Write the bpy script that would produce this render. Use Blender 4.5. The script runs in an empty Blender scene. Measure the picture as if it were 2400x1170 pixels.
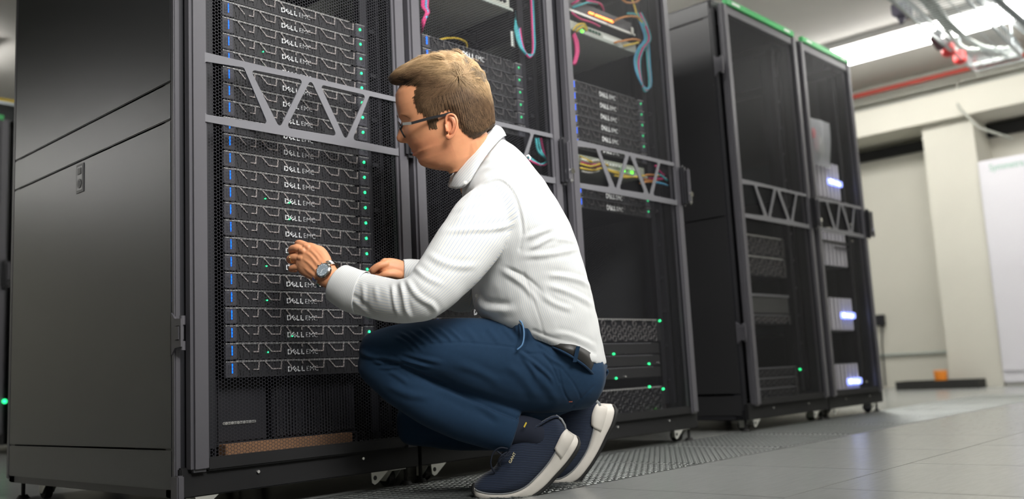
import bpy, bmesh, math, random
import numpy as np
from mathutils import Vector, Matrix, noise
from mathutils.bvhtree import BVHTree
random.seed(7)
RNG = np.random.default_rng(7)
PI = math.pi
SC = bpy.context.scene
COL = SC.collection

# ------------------------------------------------------------------ camera
CR = np.array([[0.68186329, 0.06367527, 0.7287029],
               [-0.72968572, 0.12893696, 0.6715162],
               [-0.05119776, -0.98960635, 0.13438032]])   # columns: camera right, down, forward in world axes
CF = 2196.87            # focal length in pixels of the 2400 px frame
CH = 0.302              # the camera squats low over the floor
cam_d = bpy.data.cameras.new('camera')
cam = bpy.data.objects.new('camera', cam_d)
COL.objects.link(cam)
cam.matrix_world = Matrix(((CR[0, 0], -CR[0, 1], -CR[0, 2], 0),
                           (CR[1, 0], -CR[1, 1], -CR[1, 2], 0),
                           (CR[2, 0], -CR[2, 1], -CR[2, 2], CH), (0, 0, 0, 1)))
cam_d.sensor_width = 36
cam_d.lens = CF / 2400 * 36
cam_d.clip_start = 0.05
cam_d.dof.use_dof = True
cam_d.dof.focus_distance = 2.45
cam_d.dof.aperture_fstop = 2.0
SC.camera = cam
SC.view_settings.view_transform = 'Standard'
SC.view_settings.look = 'None'
SC.view_settings.gamma = 1
SC.view_settings.use_curve_mapping = False
SC.view_settings.exposure = 0.0

# ------------------------------------------------------------------ world: an indoor room, only a trace of ambient
wd = bpy.data.worlds.new('room_ambient')
SC.world = wd
wd.use_nodes = True
wd.node_tree.nodes['Background'].inputs[0].default_value = (0.8, 0.85, 0.9, 1)
wd.node_tree.nodes['Background'].inputs[1].default_value = 0.06

LAMP_POWER = 15.5        # emission of the fluorescent diffusers
# unseen soft area light, added above and right of the camera to brighten the man
sb = bpy.data.lights.new('added_soft_light', 'AREA'); sb.shape = 'RECTANGLE'; sb.size = 1.6; sb.size_y = 1.1; sb.energy = 22; sb.spread = math.radians(60); sb.color = (1.0, .985, .96)
sbo = bpy.data.objects.new('added_soft_light', sb); COL.objects.link(sbo); sbo.location = (1.15, -0.35, 2.15)
sbo.rotation_euler = (Vector((1.88, 1.78, 1.18)) - Vector((1.15, -0.35, 2.15))).to_track_quat('-Z', 'Y').to_euler()

# ------------------------------------------------------------------ helpers
def wp(px, py, d):
    """world point seen at pixel (px,py), d metres in front of the camera"""
    v = CR @ np.array([(px - 1200) / CF, (py - 585) / CF, 1.0]) * d
    return Vector((v[0], v[1], v[2] + CH))
def wy(px, py, y):
    v = CR @ np.array([(px - 1200) / CF, (py - 585) / CF, 1.0])
    v = v * (y / v[1])
    return Vector((v[0], v[1], v[2] + CH))
def wx(px, py, x):
    v = CR @ np.array([(px - 1200) / CF, (py - 585) / CF, 1.0])
    v = v * (x / v[0])
    return Vector((v[0], v[1], v[2] + CH))
def topx(co):
    """Nx3 world -> Nx2 photo plane coordinates and depth"""
    q = (np.asarray(co) - np.array([0, 0, CH])) @ CR
    return 1200 + CF * q[:, 0] / q[:, 2], 585 + CF * q[:, 1] / q[:, 2], q[:, 2]

MATS = {}
def mat(name, col, rough=0.5, metal=0.0, emit=None, estr=0.0, spec=0.5, noise_amt=0.0, noise_scale=40, bump=0.0, bump_scale=200,
        alpha=1.0, trans=0.0, sss=0.0, coat=0.0, sheen=0.0, stretch=None):
    if name in MATS: return MATS[name]
    m = bpy.data.materials.new(name)
    m.use_nodes = True
    nt = m.node_tree; b = nt.nodes['Principled BSDF']
    b.inputs['Base Color'].default_value = (*col, 1)
    b.inputs['Roughness'].default_value = rough
    b.inputs['Metallic'].default_value = metal
    b.inputs['Specular IOR Level'].default_value = spec
    b.inputs['Alpha'].default_value = alpha
    b.inputs['Transmission Weight'].default_value = trans
    b.inputs['Coat Weight'].default_value = coat
    b.inputs['Sheen Weight'].default_value = sheen
    if sss:
        b.inputs['Subsurface Weight'].default_value = sss
        b.inputs['Subsurface Radius'].default_value = (0.012, 0.004, 0.002)
        b.inputs['Subsurface Scale'].default_value = 1.0
    if emit:
        b.inputs['Emission Color'].default_value = (*emit, 1)
        b.inputs['Emission Strength'].default_value = estr
    tc = nt.nodes.new('ShaderNodeTexCoord')
    src = tc.outputs['Object']
    if stretch:
        mp = nt.nodes.new('ShaderNodeMapping'); mp.inputs['Scale'].default_value = stretch
        nt.links.new(src, mp.inputs[0]); src = mp.outputs[0]
    if noise_amt:
        n = nt.nodes.new('ShaderNodeTexNoise'); n.inputs['Scale'].default_value = noise_scale
        n.inputs['Detail'].default_value = 4
        nt.links.new(src, n.inputs['Vector'])
        mr = nt.nodes.new('ShaderNodeMapRange')
        mr.inputs[3].default_value = 1 - noise_amt; mr.inputs[4].default_value = 1 + noise_amt
        nt.links.new(n.outputs[0], mr.inputs[0])
        vm = nt.nodes.new('ShaderNodeVectorMath'); vm.operation = 'SCALE'
        vm.inputs[0].default_value = col
        nt.links.new(mr.outputs[0], vm.inputs['Scale'])
        nt.links.new(vm.outputs[0], b.inputs['Base Color'])
    if bump:
        n = nt.nodes.new('ShaderNodeTexNoise'); n.inputs['Scale'].default_value = bump_scale
        nt.links.new(src, n.inputs['Vector'])
        bp = nt.nodes.new('ShaderNodeBump'); bp.inputs['Strength'].default_value = bump
        bp.inputs['Distance'].default_value = 0.002
        nt.links.new(n.outputs[0], bp.inputs['Height'])
        nt.links.new(bp.outputs[0], b.inputs['Normal'])
    MATS[name] = m
    return m

WL = {}
def wloc(o):
    return WL.get(o.name, Vector((0, 0, 0))) if o else Vector((0, 0, 0))

class MB:
    def __init__(s): s.v = []; s.f = []; s.sm = []; s.mi = []; s.cur = 0
    def add(s, vs, fs, smooth=False):
        o = len(s.v)
        s.v += [tuple(v) for v in vs]
        s.f += [tuple(i + o for i in f) for f in fs]
        s.sm += [smooth] * len(fs); s.mi += [s.cur] * len(fs)
        return s
    def box(s, a, b, bev=0.0):
        x0, y0, z0 = [min(a[i], b[i]) for i in range(3)]; x1, y1, z1 = [max(a[i], b[i]) for i in range(3)]
        if bev <= 0:
            vs = [(x0, y0, z0), (x1, y0, z0), (x1, y1, z0), (x0, y1, z0), (x0, y0, z1), (x1, y0, z1), (x1, y1, z1), (x0, y1, z1)]
            fs = [(0, 3, 2, 1), (4, 5, 6, 7), (0, 1, 5, 4), (1, 2, 6, 5), (2, 3, 7, 6), (3, 0, 4, 7)]
            return s.add(vs, fs)
        bm = bmesh.new()
        r = bmesh.ops.create_cube(bm, size=1)
        for v in bm.verts:
            v.co = Vector(((x0 + x1) / 2 + v.co.x * (x1 - x0), (y0 + y1) / 2 + v.co.y * (y1 - y0), (z0 + z1) / 2 + v.co.z * (z1 - z0)))
        bev = min(bev, 0.45 * min(x1 - x0, y1 - y0, z1 - z0))
        bmesh.ops.bevel(bm, geom=bm.edges[:], offset=bev, segments=2, affect='EDGES')
        s.bm(bm); bm.free()
        return s
    def bm(s, bm, smooth=False):
        bm.verts.index_update()
        return s.add([v.co[:] for v in bm.verts], [[v.index for v in f.verts] for f in bm.faces], smooth)
    def obox(s, c, ax, ay, az):
        """box with half axes ax ay az (vectors)"""
        c = Vector(c); ax = Vector(ax); ay = Vector(ay); az = Vector(az)
        vs = [c + ax * i + ay * j + az * k for k in (-1, 1) for (i, j) in ((-1, -1), (1, -1), (1, 1), (-1, 1))]
        return s.add(vs, [(0, 3, 2, 1), (4, 5, 6, 7), (0, 1, 5, 4), (1, 2, 6, 5), (2, 3, 7, 6), (3, 0, 4, 7)])
    def bar(s, a, b, w, t, up=(0, 0, 1)):
        a = Vector(a); b = Vector(b); d = (b - a); L = d.length; d.normalize()
        n = Vector(up); sd = d.cross(n).normalized(); n = sd.cross(d)
        return s.obox((a + b) / 2, d * L / 2, sd * w / 2, n * t / 2)
    def cyl(s, a, b, r, n=16, r2=None, cap=True, smooth=True):
        a = Vector(a); b = Vector(b); d = (b - a).normalized(); r2 = r if r2 is None else r2
        u = d.orthogonal().normalized(); w = d.cross(u)
        vs = [a + (u * math.cos(t) + w * math.sin(t)) * r for t in [2 * PI * i / n for i in range(n)]]
        vs += [b + (u * math.cos(t) + w * math.sin(t)) * r2 for t in [2 * PI * i / n for i in range(n)]]
        s.add(vs, [(i, (i + 1) % n, n + (i + 1) % n, n + i) for i in range(n)], smooth)
        if cap:
            s.add(vs[:n], [tuple(range(n - 1, -1, -1))]); s.add(vs[n:], [tuple(range(n))])
        return s
    def tube(s, pts, r, n=8, smooth=True, closed=False, cap=True):
        pts = [Vector(p) for p in pts]; N = len(pts)
        rs = r if isinstance(r, (list, tuple)) else [r] * N
        vs = []; prev = None
        for i, p in enumerate(pts):
            if closed: d = pts[(i + 1) % N] - pts[i - 1]
            else: d = pts[min(i + 1, N - 1)] - pts[max(i - 1, 0)]
            if d.length < 1e-9: d = Vector((0, 0, 1))
            d.normalize()
            if prev is None: u = d.orthogonal().normalized()
            else:
                u = prev - d * prev.dot(d)
                u = u.normalized() if u.length > 1e-6 else d.orthogonal().normalized()
            prev = u; w = d.cross(u)
            vs += [p + (u * math.cos(2 * PI * k / n) + w * math.sin(2 * PI * k / n)) * rs[i] for k in range(n)]
        fs = []
        M = N if closed else N - 1
        for i in range(M):
            j = (i + 1) % N
            fs += [(i * n + k, i * n + (k + 1) % n, j * n + (k + 1) % n, j * n + k) for k in range(n)]
        if not closed and cap:
            fs += [tuple(range(n - 1, -1, -1)), tuple(range((N - 1) * n, N * n))]
        return s.add(vs, fs, smooth)
    def ball(s, c, r, seg=12, rings=8, sc=(1, 1, 1)):
        c = Vector(c); vs = []; fs = []
        for i in range(rings + 1):
            t = PI * i / rings
            for k in range(seg):
                p = 2 * PI * k / seg
                vs.append(c + Vector((math.sin(t) * math.cos(p) * sc[0], math.sin(t) * math.sin(p) * sc[1], math.cos(t) * sc[2])) * r)
        for i in range(rings):
            fs += [(i * seg + k, (i + 1) * seg + k, (i + 1) * seg + (k + 1) % seg, i * seg + (k + 1) % seg) for k in range(seg)]
        return s.add(vs, fs, True)
    def build(s, name, m, parent=None, origin=None, label=None):
        me = bpy.data.meshes.new(name)
        off = wloc(parent) if parent else (Vector(origin) if origin is not None else Vector((0, 0, 0)))
        me.from_pydata([(v[0] - off[0], v[1] - off[1], v[2] - off[2]) for v in s.v], [], s.f)
        ms = m if isinstance(m, (list, tuple)) else [m]
        for q in ms: me.materials.append(q)
        me.polygons.foreach_set('use_smooth', s.sm)
        if len(ms) > 1: me.polygons.foreach_set('material_index', s.mi)
        me.update()
        o = bpy.data.objects.new(name, me); COL.objects.link(o)
        if parent: o.parent = parent; WL[o.name] = wloc(parent).copy()
        else: o.location = off; WL[o.name] = off.copy()
        if label: o['label'] = label
        return o

def fin(name, me, m, parent=None):
    """link a ready mesh (world coordinates) as a part"""
    off = wloc(parent)
    if off.length: me.transform(Matrix.Translation(-off))
    me.materials.clear()
    me.materials.append(m)
    o = bpy.data.objects.new(name, me); COL.objects.link(o)
    if parent: o.parent = parent
    WL[o.name] = off.copy()
    return o
def thing(name, label, cat, loc=(0, 0, 0), group=None):
    o = bpy.data.objects.new(name, None); COL.objects.link(o)
    o.location = loc; o.empty_display_size = 0.05; WL[o.name] = Vector(loc)
    return tag(o, label, cat, group)
def tag(o, label, cat, group=None):
    o['label'] = label; o['category'] = cat
    if group: o['group'] = group
    return o
def struct(o): o['kind'] = 'structure'; return o
def stuff(o): o['kind'] = 'stuff'; return o
def copy_tree(o, parent=None, off=None):
    c = o.copy(); COL.objects.link(c); c.parent = parent
    for ch in o.children: copy_tree(ch, c)
    return c
def text_mb(txt, size, font_scale=1.0, shear=0.0, extr=0.0004, bold=0.0):
    cu = bpy.data.curves.new('t', 'FONT'); cu.body = txt; cu.size = size; cu.extrude = extr; cu.shear = shear; cu.offset = bold
    cu.resolution_u = 3
    o = bpy.data.objects.new('t', cu); COL.objects.link(o)
    dg = bpy.context.evaluated_depsgraph_get(); dg.update()
    me = bpy.data.meshes.new_from_object(o.evaluated_get(dg))
    vs = [v.co.copy() for v in me.vertices]; fs = [tuple(p.vertices) for p in me.polygons]
    bpy.data.objects.remove(o); bpy.data.curves.remove(cu); bpy.data.meshes.remove(me)
    return vs, fs
def filled(loops, th):
    """flat plate in local xy with holes, extruded th in z, returns verts, faces"""
    cu = bpy.data.curves.new('t', 'CURVE'); cu.dimensions = '2D'; cu.fill_mode = 'BOTH'; cu.extrude = th / 2
    for L in loops:
        sp = cu.splines.new('POLY'); sp.points.add(len(L) - 1); sp.use_cyclic_u = True
        for p, q in zip(sp.points, L): p.co = (q[0], q[1], 0, 1)
    o = bpy.data.objects.new('t', cu); COL.objects.link(o)
    dg = bpy.context.evaluated_depsgraph_get(); dg.update()
    me = bpy.data.meshes.new_from_object(o.evaluated_get(dg))
    vs = [v.co.copy() for v in me.vertices]; fs = [tuple(p.vertices) for p in me.polygons]
    bpy.data.objects.remove(o); bpy.data.curves.remove(cu); bpy.data.meshes.remove(me)
    return vs, fs
def rounded(poly, r, n=5):
    out = []; N = len(poly)
    for i in range(N):
        p = np.array(poly[i], float); a = np.array(poly[i - 1], float) - p; b = np.array(poly[(i + 1) % N], float) - p
        la, lb = np.linalg.norm(a), np.linalg.norm(b); a /= la; b /= lb
        half = math.acos(max(-1, min(1, a @ b))) / 2
        t = min(r / max(math.tan(half), 1e-3), la * .45, lb * .45); rr = t * math.tan(half)
        c = p + (a + b) / np.linalg.norm(a + b) * rr / math.sin(half)
        s0 = p + a * t - c; s1 = p + b * t - c
        a0 = math.atan2(s0[1], s0[0]); a1 = math.atan2(s1[1], s1[0]); d = (a1 - a0 + PI) % (2 * PI) - PI
        out += [(c[0] + rr * math.cos(a0 + d * k / n), c[1] + rr * math.sin(a0 + d * k / n)) for k in range(n + 1)]
    return out
def catmull(P, n=8):
    P = [np.array(p, float) for p in P]; out = []
    for i in range(len(P) - 1):
        p0 = P[max(i - 1, 0)]; p1 = P[i]; p2 = P[i + 1]; p3 = P[min(i + 2, len(P) - 1)]
        for k in range(n):
            t = k / n
            out.append(0.5 * ((2 * p1) + (-p0 + p2) * t + (2 * p0 - 5 * p1 + 4 * p2 - p3) * t * t + (-p0 + 3 * p1 - 3 * p2 + p3) * t ** 3))
    out.append(P[-1])
    return out
def strip_mesh(rows, closed=False):
    n = len(rows[0]); vs = [p for r in rows for p in r]; fs = []
    for i in range(len(rows) - 1):
        for k in range(n if closed else n - 1):
            fs.append((i * n + k, i * n + (k + 1) % n, (i + 1) * n + (k + 1) % n, (i + 1) * n + k))
    return vs, fs
def thick(rows, closed, th, centre=None):
    """cloth sheet with thickness: rows of points, offset along face normals"""
    vs, fs = strip_mesh(rows, closed)
    me = bpy.data.meshes.new('c'); me.from_pydata(vs, [], fs)
    bm = bmesh.new(); bm.from_mesh(me); bmesh.ops.recalc_face_normals(bm, faces=bm.faces)
    bmesh.ops.solidify(bm, geom=bm.faces[:], thickness=th); bmesh.ops.recalc_face_normals(bm, faces=bm.faces)
    bm.to_mesh(me); bm.free(); me.polygons.foreach_set('use_smooth', [True] * len(me.polygons)); return me
# ------------------------------------------------------------------ materials
M_black = mat('black_powder_coat', (0.022, 0.022, 0.026), 0.42, bump=0.05, bump_scale=900)
M_inner = mat('black_interior', (0.009, 0.009, 0.013), 0.6)
M_frame = mat('charcoal_door_frame', (0.095, 0.092, 0.104), 0.42, bump=0.04, bump_scale=1200)
M_panel = mat('charcoal_side_panel', (0.056, 0.058, 0.061), 0.32, noise_amt=0.06, noise_scale=6, bump=0.03, bump_scale=1500)
M_bpanel = mat('black_side_panel', (0.034, 0.034, 0.036), 0.28)
M_plinth = mat('shaded_black_plinth', (0.006, 0.006, 0.007), 0.7)  # near black carries the shade low on the cabinet fronts
M_mesh = mat('perforated_steel', (0.023, 0.023, 0.029), 0.42)
M_brace = mat('grey_brace', (0.155, 0.155, 0.17), 0.42)
M_lid = mat('galvanised_lid', (0.55, 0.55, 0.55), 0.35, 0.6)
M_bezel = mat('server_bezel', (0.018, 0.018, 0.02), 0.45)
M_ear = mat('server_ear', (0.06, 0.06, 0.072), 0.4)
M_lattice = mat('bezel_lattice', (0.42, 0.38, 0.37), 0.35, 0.3)
M_logo = mat('logo_silver', (0.8, 0.82, 0.84), 0.3, 0.2)
M_blue = mat('blue_light', (0.01, 0.03, 0.3), 0.3, emit=(0.0, 0.13, 1.0), estr=2.6)
M_green = mat('green_led', (0.01, 0.2, 0.05), 0.3, emit=(0.02, 0.75, 0.22), estr=4.0)
M_lime = mat('lime_led', (0.05, 0.3, 0.02), 0.3, emit=(0.10, 1.0, 0.03), estr=5.0)
M_orange = mat('orange_led', (0.4, 0.1, 0.02), 0.3, emit=(1.0, 0.25, 0.04), estr=5.0)
M_white_led = mat('white_led', (0.6, 0.6, 0.6), 0.3, emit=(0.85, 0.92, 1.0), estr=6.0)
M_zinc = mat('zinc_plate', (0.62, 0.62, 0.58), 0.35, 0.5)
M_rubber = mat('black_rubber', (0.015, 0.015, 0.015), 0.7)
M_chrome = mat('chrome', (0.8, 0.8, 0.8), 0.15, 1.0)
M_tray = mat('grey_green_steel', (0.50, 0.52, 0.47), 0.5, noise_amt=0.05, noise_scale=15)
M_trayedge = mat('pale_green_steel', (0.42, 0.47, 0.43), 0.4)
M_dkgreen = mat('dark_green_label', (0.01, 0.08, 0.045), 0.6)
M_card = mat('brown_cardboard', (0.27, 0.145, 0.075), 0.85, noise_amt=0.15, noise_scale=60)
M_fridge = mat('white_cabinet_paint', (0.72, 0.71, 0.75), 0.3)
M_wall = mat('cream_wall_paint', (0.64, 0.625, 0.545), 0.8, noise_amt=0.04, noise_scale=2.5)
M_ceil = mat('ceiling_paint', (0.68, 0.66, 0.62), 0.85, noise_amt=0.03, noise_scale=3)
M_tile = mat('grey_vinyl_tile', (0.31, 0.32, 0.31), 0.22, noise_amt=0.13, noise_scale=9, bump=0.06, bump_scale=60, stretch=(1.2, 9, 1))
M_subfloor = mat('subfloor', (0.05, 0.05, 0.05), 0.7)
M_grate = mat('grating_steel', (0.34, 0.36, 0.35), 0.36, 0.85)
M_green_strip = mat('green_strip', (0.03, 0.42, 0.10), 0.4)
M_white = mat('white_print', (0.8, 0.85, 0.8), 0.5)
M_pink = mat('magenta_cable', (0.65, 0.04, 0.20), 0.45)
M_aqua = mat('aqua_cable', (0.06, 0.42, 0.46), 0.45)
M_sky = mat('sky_blue_cable', (0.10, 0.38, 0.62), 0.45)
M_yel = mat('yellow_cable', (0.70, 0.50, 0.05), 0.45)
M_orc = mat('orange_cable', (0.62, 0.26, 0.07), 0.45)
M_redpipe = mat('red_pipe', (0.55, 0.07, 0.05), 0.45)
M_red = mat('red_plastic', (0.75, 0.05, 0.05), 0.3)
M_conduit = mat('grey_conduit', (0.42, 0.43, 0.38), 0.5)
M_tube = mat('fluorescent_diffuser', (0.9, 0.9, 0.9), 0.5, emit=(1.0, 0.985, 0.95), estr=LAMP_POWER)
M_fix = mat('fixture_housing', (0.55, 0.55, 0.53), 0.5)
M_oran = mat('orange_plastic', (0.95, 0.30, 0.03), 0.4)
M_pallet = mat('black_board', (0.02, 0.02, 0.018), 0.7)
M_bag = mat('clear_plastic_bag', (0.62, 0.64, 0.68), 0.35, alpha=0.45)
M_silver = mat('silver_stripe', (0.93, 0.91, 0.98), 0.35, 0.0)
M_badge = mat('blue_lit_badge', (0.5, 0.55, 1.0), 0.4, emit=(0.30, 0.38, 1.0), estr=2.4)
M_screw = mat('bright_screw', (0.85, 0.85, 0.85), 0.25, 0.8)

# ------------------------------------------------------------------ room
CEIL = 3.0
XW = 9.45; X0 = -5.2; Y0 = -3.2; Y1 = 13.2
def slab(name, a, b, m): return struct(MB().box(a, b).build(name, m, origin=((a[0] + b[0]) / 2, (a[1] + b[1]) / 2, min(a[2], b[2]))))
floor = slab('floor', (X0, Y0, -0.16), (XW, Y1, -0.035), M_subfloor)
slab('ceiling', (X0, Y0, CEIL), (XW, Y1, CEIL + 0.1), M_ceil)
slab('wall_end', (XW, Y0, -0.16), (XW + 0.12, Y1, CEIL + 0.1), M_wall)
slab('wall_near', (X0 - 0.12, Y0, -0.16), (X0, Y1, CEIL + 0.1), M_wall)
slab('wall_right', (X0, Y0 - 0.12, -0.16), (XW, Y0, CEIL + 0.1), M_wall)
slab('wall_left', (X0, Y1, -0.16), (XW, Y1 + 0.12, CEIL + 0.1), M_wall)

# raised floor tiles (each a part of the floor), one row of steel grating tiles along the racks
TP = 0.583
G0, G1 = 1.632, 2.205
def tile_mesh(w, d, th=0.035, gap=0.0011):
    mb = MB().box((-w / 2 + gap, -d / 2 + gap, -th), (w / 2 - gap, d / 2 - gap, 0), 0.0006)
    me = bpy.data.meshes.new('floor_tile'); me.from_pydata(mb.v, [], mb.f); me.materials.append(M_tile); return me
tm = {}
floc = WL[floor.name]
def place_tile(x0, y0, w, d):
    k = (round(w, 3), round(d, 3))
    if k not in tm: tm[k] = tile_mesh(w, d)
    o = bpy.data.objects.new('floor_tile', tm[k]); COL.objects.link(o); o.parent = floor
    o.location = Vector((x0 + w / 2, y0 + d / 2, 0)) - floc
rows = [(G1, 0.6, 2.0), (1.045, G0 - 1.045, 2.0), (1.045 - TP, TP, 2.76 - TP)]
y = 1.045 - TP
k = 0
while y > -1.2:
    y -= TP; k += 1
    rows.append((y, TP, 2.0 if k % 2 else 2.76 - TP))
for (ry, rd, rx) in rows:
    n0 = int((rx + 5.1) / TP)
    for i in range(-n0, int((XW - rx) / TP) + 1):
        x = rx + i * TP; w = min(TP, XW - x)
        if w > 0.05: place_tile(x, ry, w, rd)
# tiles under and behind the racks, large ones never seen closely
for i in range(12):
    for j in range(11):
        w = 1.2; x = -5.0 + i * w; yy = G1 + 0.6 + j
        place_tile(x, yy, min(w, XW - x), 1.0 if yy + 1 < Y1 else Y1 - yy)
place_tile(X0, -3.1, XW - X0, y + 3.1)

# grating tile: frame, long bars and cross bars, real gaps
def grate_mesh():
    L = TP; D = G1 - G0; mb = MB()
    e = 0.012
    for a, b in (((-L/2+.001, -D/2+.001), (L/2-.001, -D/2+e)), ((-L/2+.001, D/2-e), (L/2-.001, D/2-.001)), ((-L/2+.001, -D/2), (-L/2+e, D/2)), ((L/2-e, -D/2), (L/2-.001, D/2))):
        mb.box((a[0], a[1], -0.03), (b[0], b[1], 0.0))
    n = 26
    for i in range(1, n):
        yy = -D / 2 + D * i / n
        z = 0.0
        vs = []
        for x in (-L / 2 + e, L / 2 - e):
            vs += [(x, yy - .0035, -.02), (x, yy - .0035, -.002), (x, yy, 0.0005), (x, yy + .0035, -.002), (x, yy + .0035, -.02)]
        mb.add(vs, [(0, 1, 6, 5), (1, 2, 7, 6), (2, 3, 8, 7), (3, 4, 9, 8)])
    n = 18
    for i in range(1, n):
        x = -L / 2 + L * i / n
        vs = []
        for yy in (-D / 2 + e, D / 2 - e):
            vs += [(x - .004, yy, -.016), (x - .004, yy, .0005), (x, yy, .0017), (x + .004, yy, .0005), (x + .004, yy, -.016)]
        mb.add(vs, [(0, 1, 6, 5), (1, 2, 7, 6), (2, 3, 8, 7), (3, 4, 9, 8)])
        for j in range(1, 26):       # small bright stud at each crossing
            yy = -D / 2 + D * j / 26
            mb.add([(x - .005, yy - .003, .001), (x + .005, yy - .003, .001), (x + .005, yy + .003, .001), (x - .005, yy + .003, .001), (x, yy, .0032)],
                   [(0, 1, 4), (1, 2, 4), (2, 3, 4), (3, 0, 4)], True)
    me = bpy.data.meshes.new('grating_tile'); me.from_pydata(mb.v, [], mb.f); me.materials.append(M_grate); return me
gm = grate_mesh()
for i in range(-3, int((XW - 2.0) / TP) + 1):
    x = 2.0 + i * TP
    if i > 8: place_tile(x, G0, min(TP, XW - x), G1 - G0); continue
    o = bpy.data.objects.new('grating_tile', gm); COL.objects.link(o); o.parent = floor
    o.location = Vector((x + TP / 2, (G0 + G1) / 2, 0)) - floc
struct(MB().box((X0, G0 - 0.002, -0.035), (2.0 - 3 * TP, G1, 0)).build('floor_strip', M_tile, origin=(0, 0, 0)))

# ------------------------------------------------------------------ end wall: soffit, pier, dark opening, pipes
slab('trim_soffit', (XW - 0.55, 2.0 - 3.5, 2.44), (XW, Y1, 2.686), M_wall)
slab('trim_beam', (XW - 0.22, 2.0 - 3.5, 2.686), (XW, Y1, 3.0), M_conduit)
slab('trim_pier', (XW - 0.45, 2.52, 0), (XW, 2.97, 2.44), M_wall)
slab('trim_recess', (XW - 0.06, 2.97, 2.30), (XW, Y1, 2.40), mat('recess_black', (0.01, 0.01, 0.01), 0.8))
slab('trim_slot', (XW - 0.06, -1, 2.30), (XW, 2.52, 2.42), MATS['recess_black'])
# fluorescent fixtures
def fixture(x, y0, y1, label, z=CEIL):
    t = thing('ceiling_light', label, 'ceiling light', (x, (y0 + y1) / 2, z), 'fluorescent ceiling lights')
    MB().box((x - .20, y0, z - .055), (x + .20, y1, z), 0.004).build('housing', M_fix, t)
    d = MB().box((x - .17, y0 + .02, z - .12), (x + .17, y1 - .02, z - .055), 0.02).build('diffuser', M_tube, t)
    return t
LX = [7.83, 5.02, 2.20]
LN = ['beyond the wire cable tray', 'over the green-topped cabinets', 'straight above the crouching man', 'left of the nearest cabinet', 'farthest left of the room']
for x_, n_ in zip(LX, LN): fixture(x_, -0.4, 4.2, 'long lit fluorescent ceiling light ' + n_)
for x_, n_ in zip(LX[1:3], LN[1:3]): fixture(x_, 7.3, 8.1, 'rear aisle fluorescent ceiling light in line with the one ' + n_)
fixture(-2.0, 7.8, 12.4, 'rear aisle fluorescent ceiling light beyond the air duct')  # added so that its reflection brightens the nearest side panel
t = thing('light_blocker', 'black rectangular air duct under the ceiling left of the nearest cabinet', 'duct', (-.4, 4.5, 2.5))  # unseen box added to darken the top of the nearest side panel
MB().box((-1.2, .6, 2.5), (.45, 8.4, 2.92), .01).build('blocker_body', M_inner, t)
for k in range(8): MB().box((-1.215, .7 + k * 1.08, 2.485), (.465, .74 + k * 1.08, 2.935), .004).build('flange', M_black, t)
# ------------------------------------------------------------------ server cabinets
YF = 2.15            # front plane of the doors
ZB, ZT = 0.052, 2.055
DEPTH = 1.115
# perforated sheet, unit 0.631 x 1.93
PW, PH = 0.634, 1.90
def perf_mesh():
    a = 0.0084; p = 0.0090; c = a / 1.5; s = 0.87
    nx = int(PW / a) + 1; nz = int(PH / p)
    ang = [0, 60, 120, 180, 240, 300]
    hx = np.array([c, c / 2, -c / 2, -c, -c / 2, c / 2]); hz = np.array([0, p / 2, p / 2, 0, -p / 2, -p / 2])
    I, J = np.meshgrid(np.arange(nx), np.arange(nz), indexing='ij')
    cx = (I * a).ravel(); cz = (J * p + (I % 2) * p / 2).ravel()
    n = len(cx)
    V = np.zeros((n, 12, 3))
    V[:, :6, 0] = cx[:, None] + hx; V[:, :6, 2] = cz[:, None] + hz
    V[:, 6:, 0] = cx[:, None] + hx * s; V[:, 6:, 2] = cz[:, None] + hz * s
    V[:, :, 0] = np.clip(V[:, :, 0], 0, PW); V[:, :, 2] = np.clip(V[:, :, 2], 0, PH)
    base = np.arange(n)[:, None] * 12
    F = np.concatenate([(base + np.array([k, (k + 1) % 6, 6 + (k + 1) % 6, 6 + k])) for k in range(6)], 0)
    me = bpy.data.meshes.new('perforated_sheet')
    me.vertices.add(n * 12); me.vertices.foreach_set('co', V.ravel())
    m = len(F); me.loops.add(m * 4); me.loops.foreach_set('vertex_index', F.ravel().astype(np.int32))
    me.polygons.add(m); me.polygons.foreach_set('loop_start', np.arange(0, m * 4, 4, dtype=np.int32))
    me.update(calc_edges=True); me.materials.append(M_mesh)
    return me
perf = perf_mesh()

def truss(x0, x1, z0=0.989, z1=1.174):
    """pressed steel brace plate across the door, rounded openings"""
    def T(pts): return [((p[0] - 1.198) / 0.631 * (x1 - x0) + x0, (p[1] - 0.989) / 0.185 * (z1 - z0) + z0) for p in pts]
    def q(*pts): return T([(lambda w: (w.x, w.z))(wy(450 + a / 2.924, b / 2.924, YF)) for a, b in pts])
    ex = .007
    outer = [(x0 - ex, z0), (x1 + ex, z0), (x1 + ex, z1), (x0 - ex, z1)]
    holes = [[(x0 - .0068, p_[1]) for p_ in q((118, 436))] + q((345, 468), (510, 856)) + [(x0 - .0068, p_[1]) for p_ in q((118, 795))], q((390, 482), (752, 552), (590, 885)),
             q((803, 548), (984, 938), (636, 880)), q((866, 584), (1182, 656), (1042, 968)), q((1205, 662)) + [(x1 + .0068, p_[1]) for p_ in q((1366, 697), (1366, 1020))] + q((1088, 962))]
    vs, fs = filled([outer] + [rounded(h, 0.008, 4) for h in holes], 0.004)
    return [(v[0], YF - 0.006 - v[2], v[1]) for v in vs], fs

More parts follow.
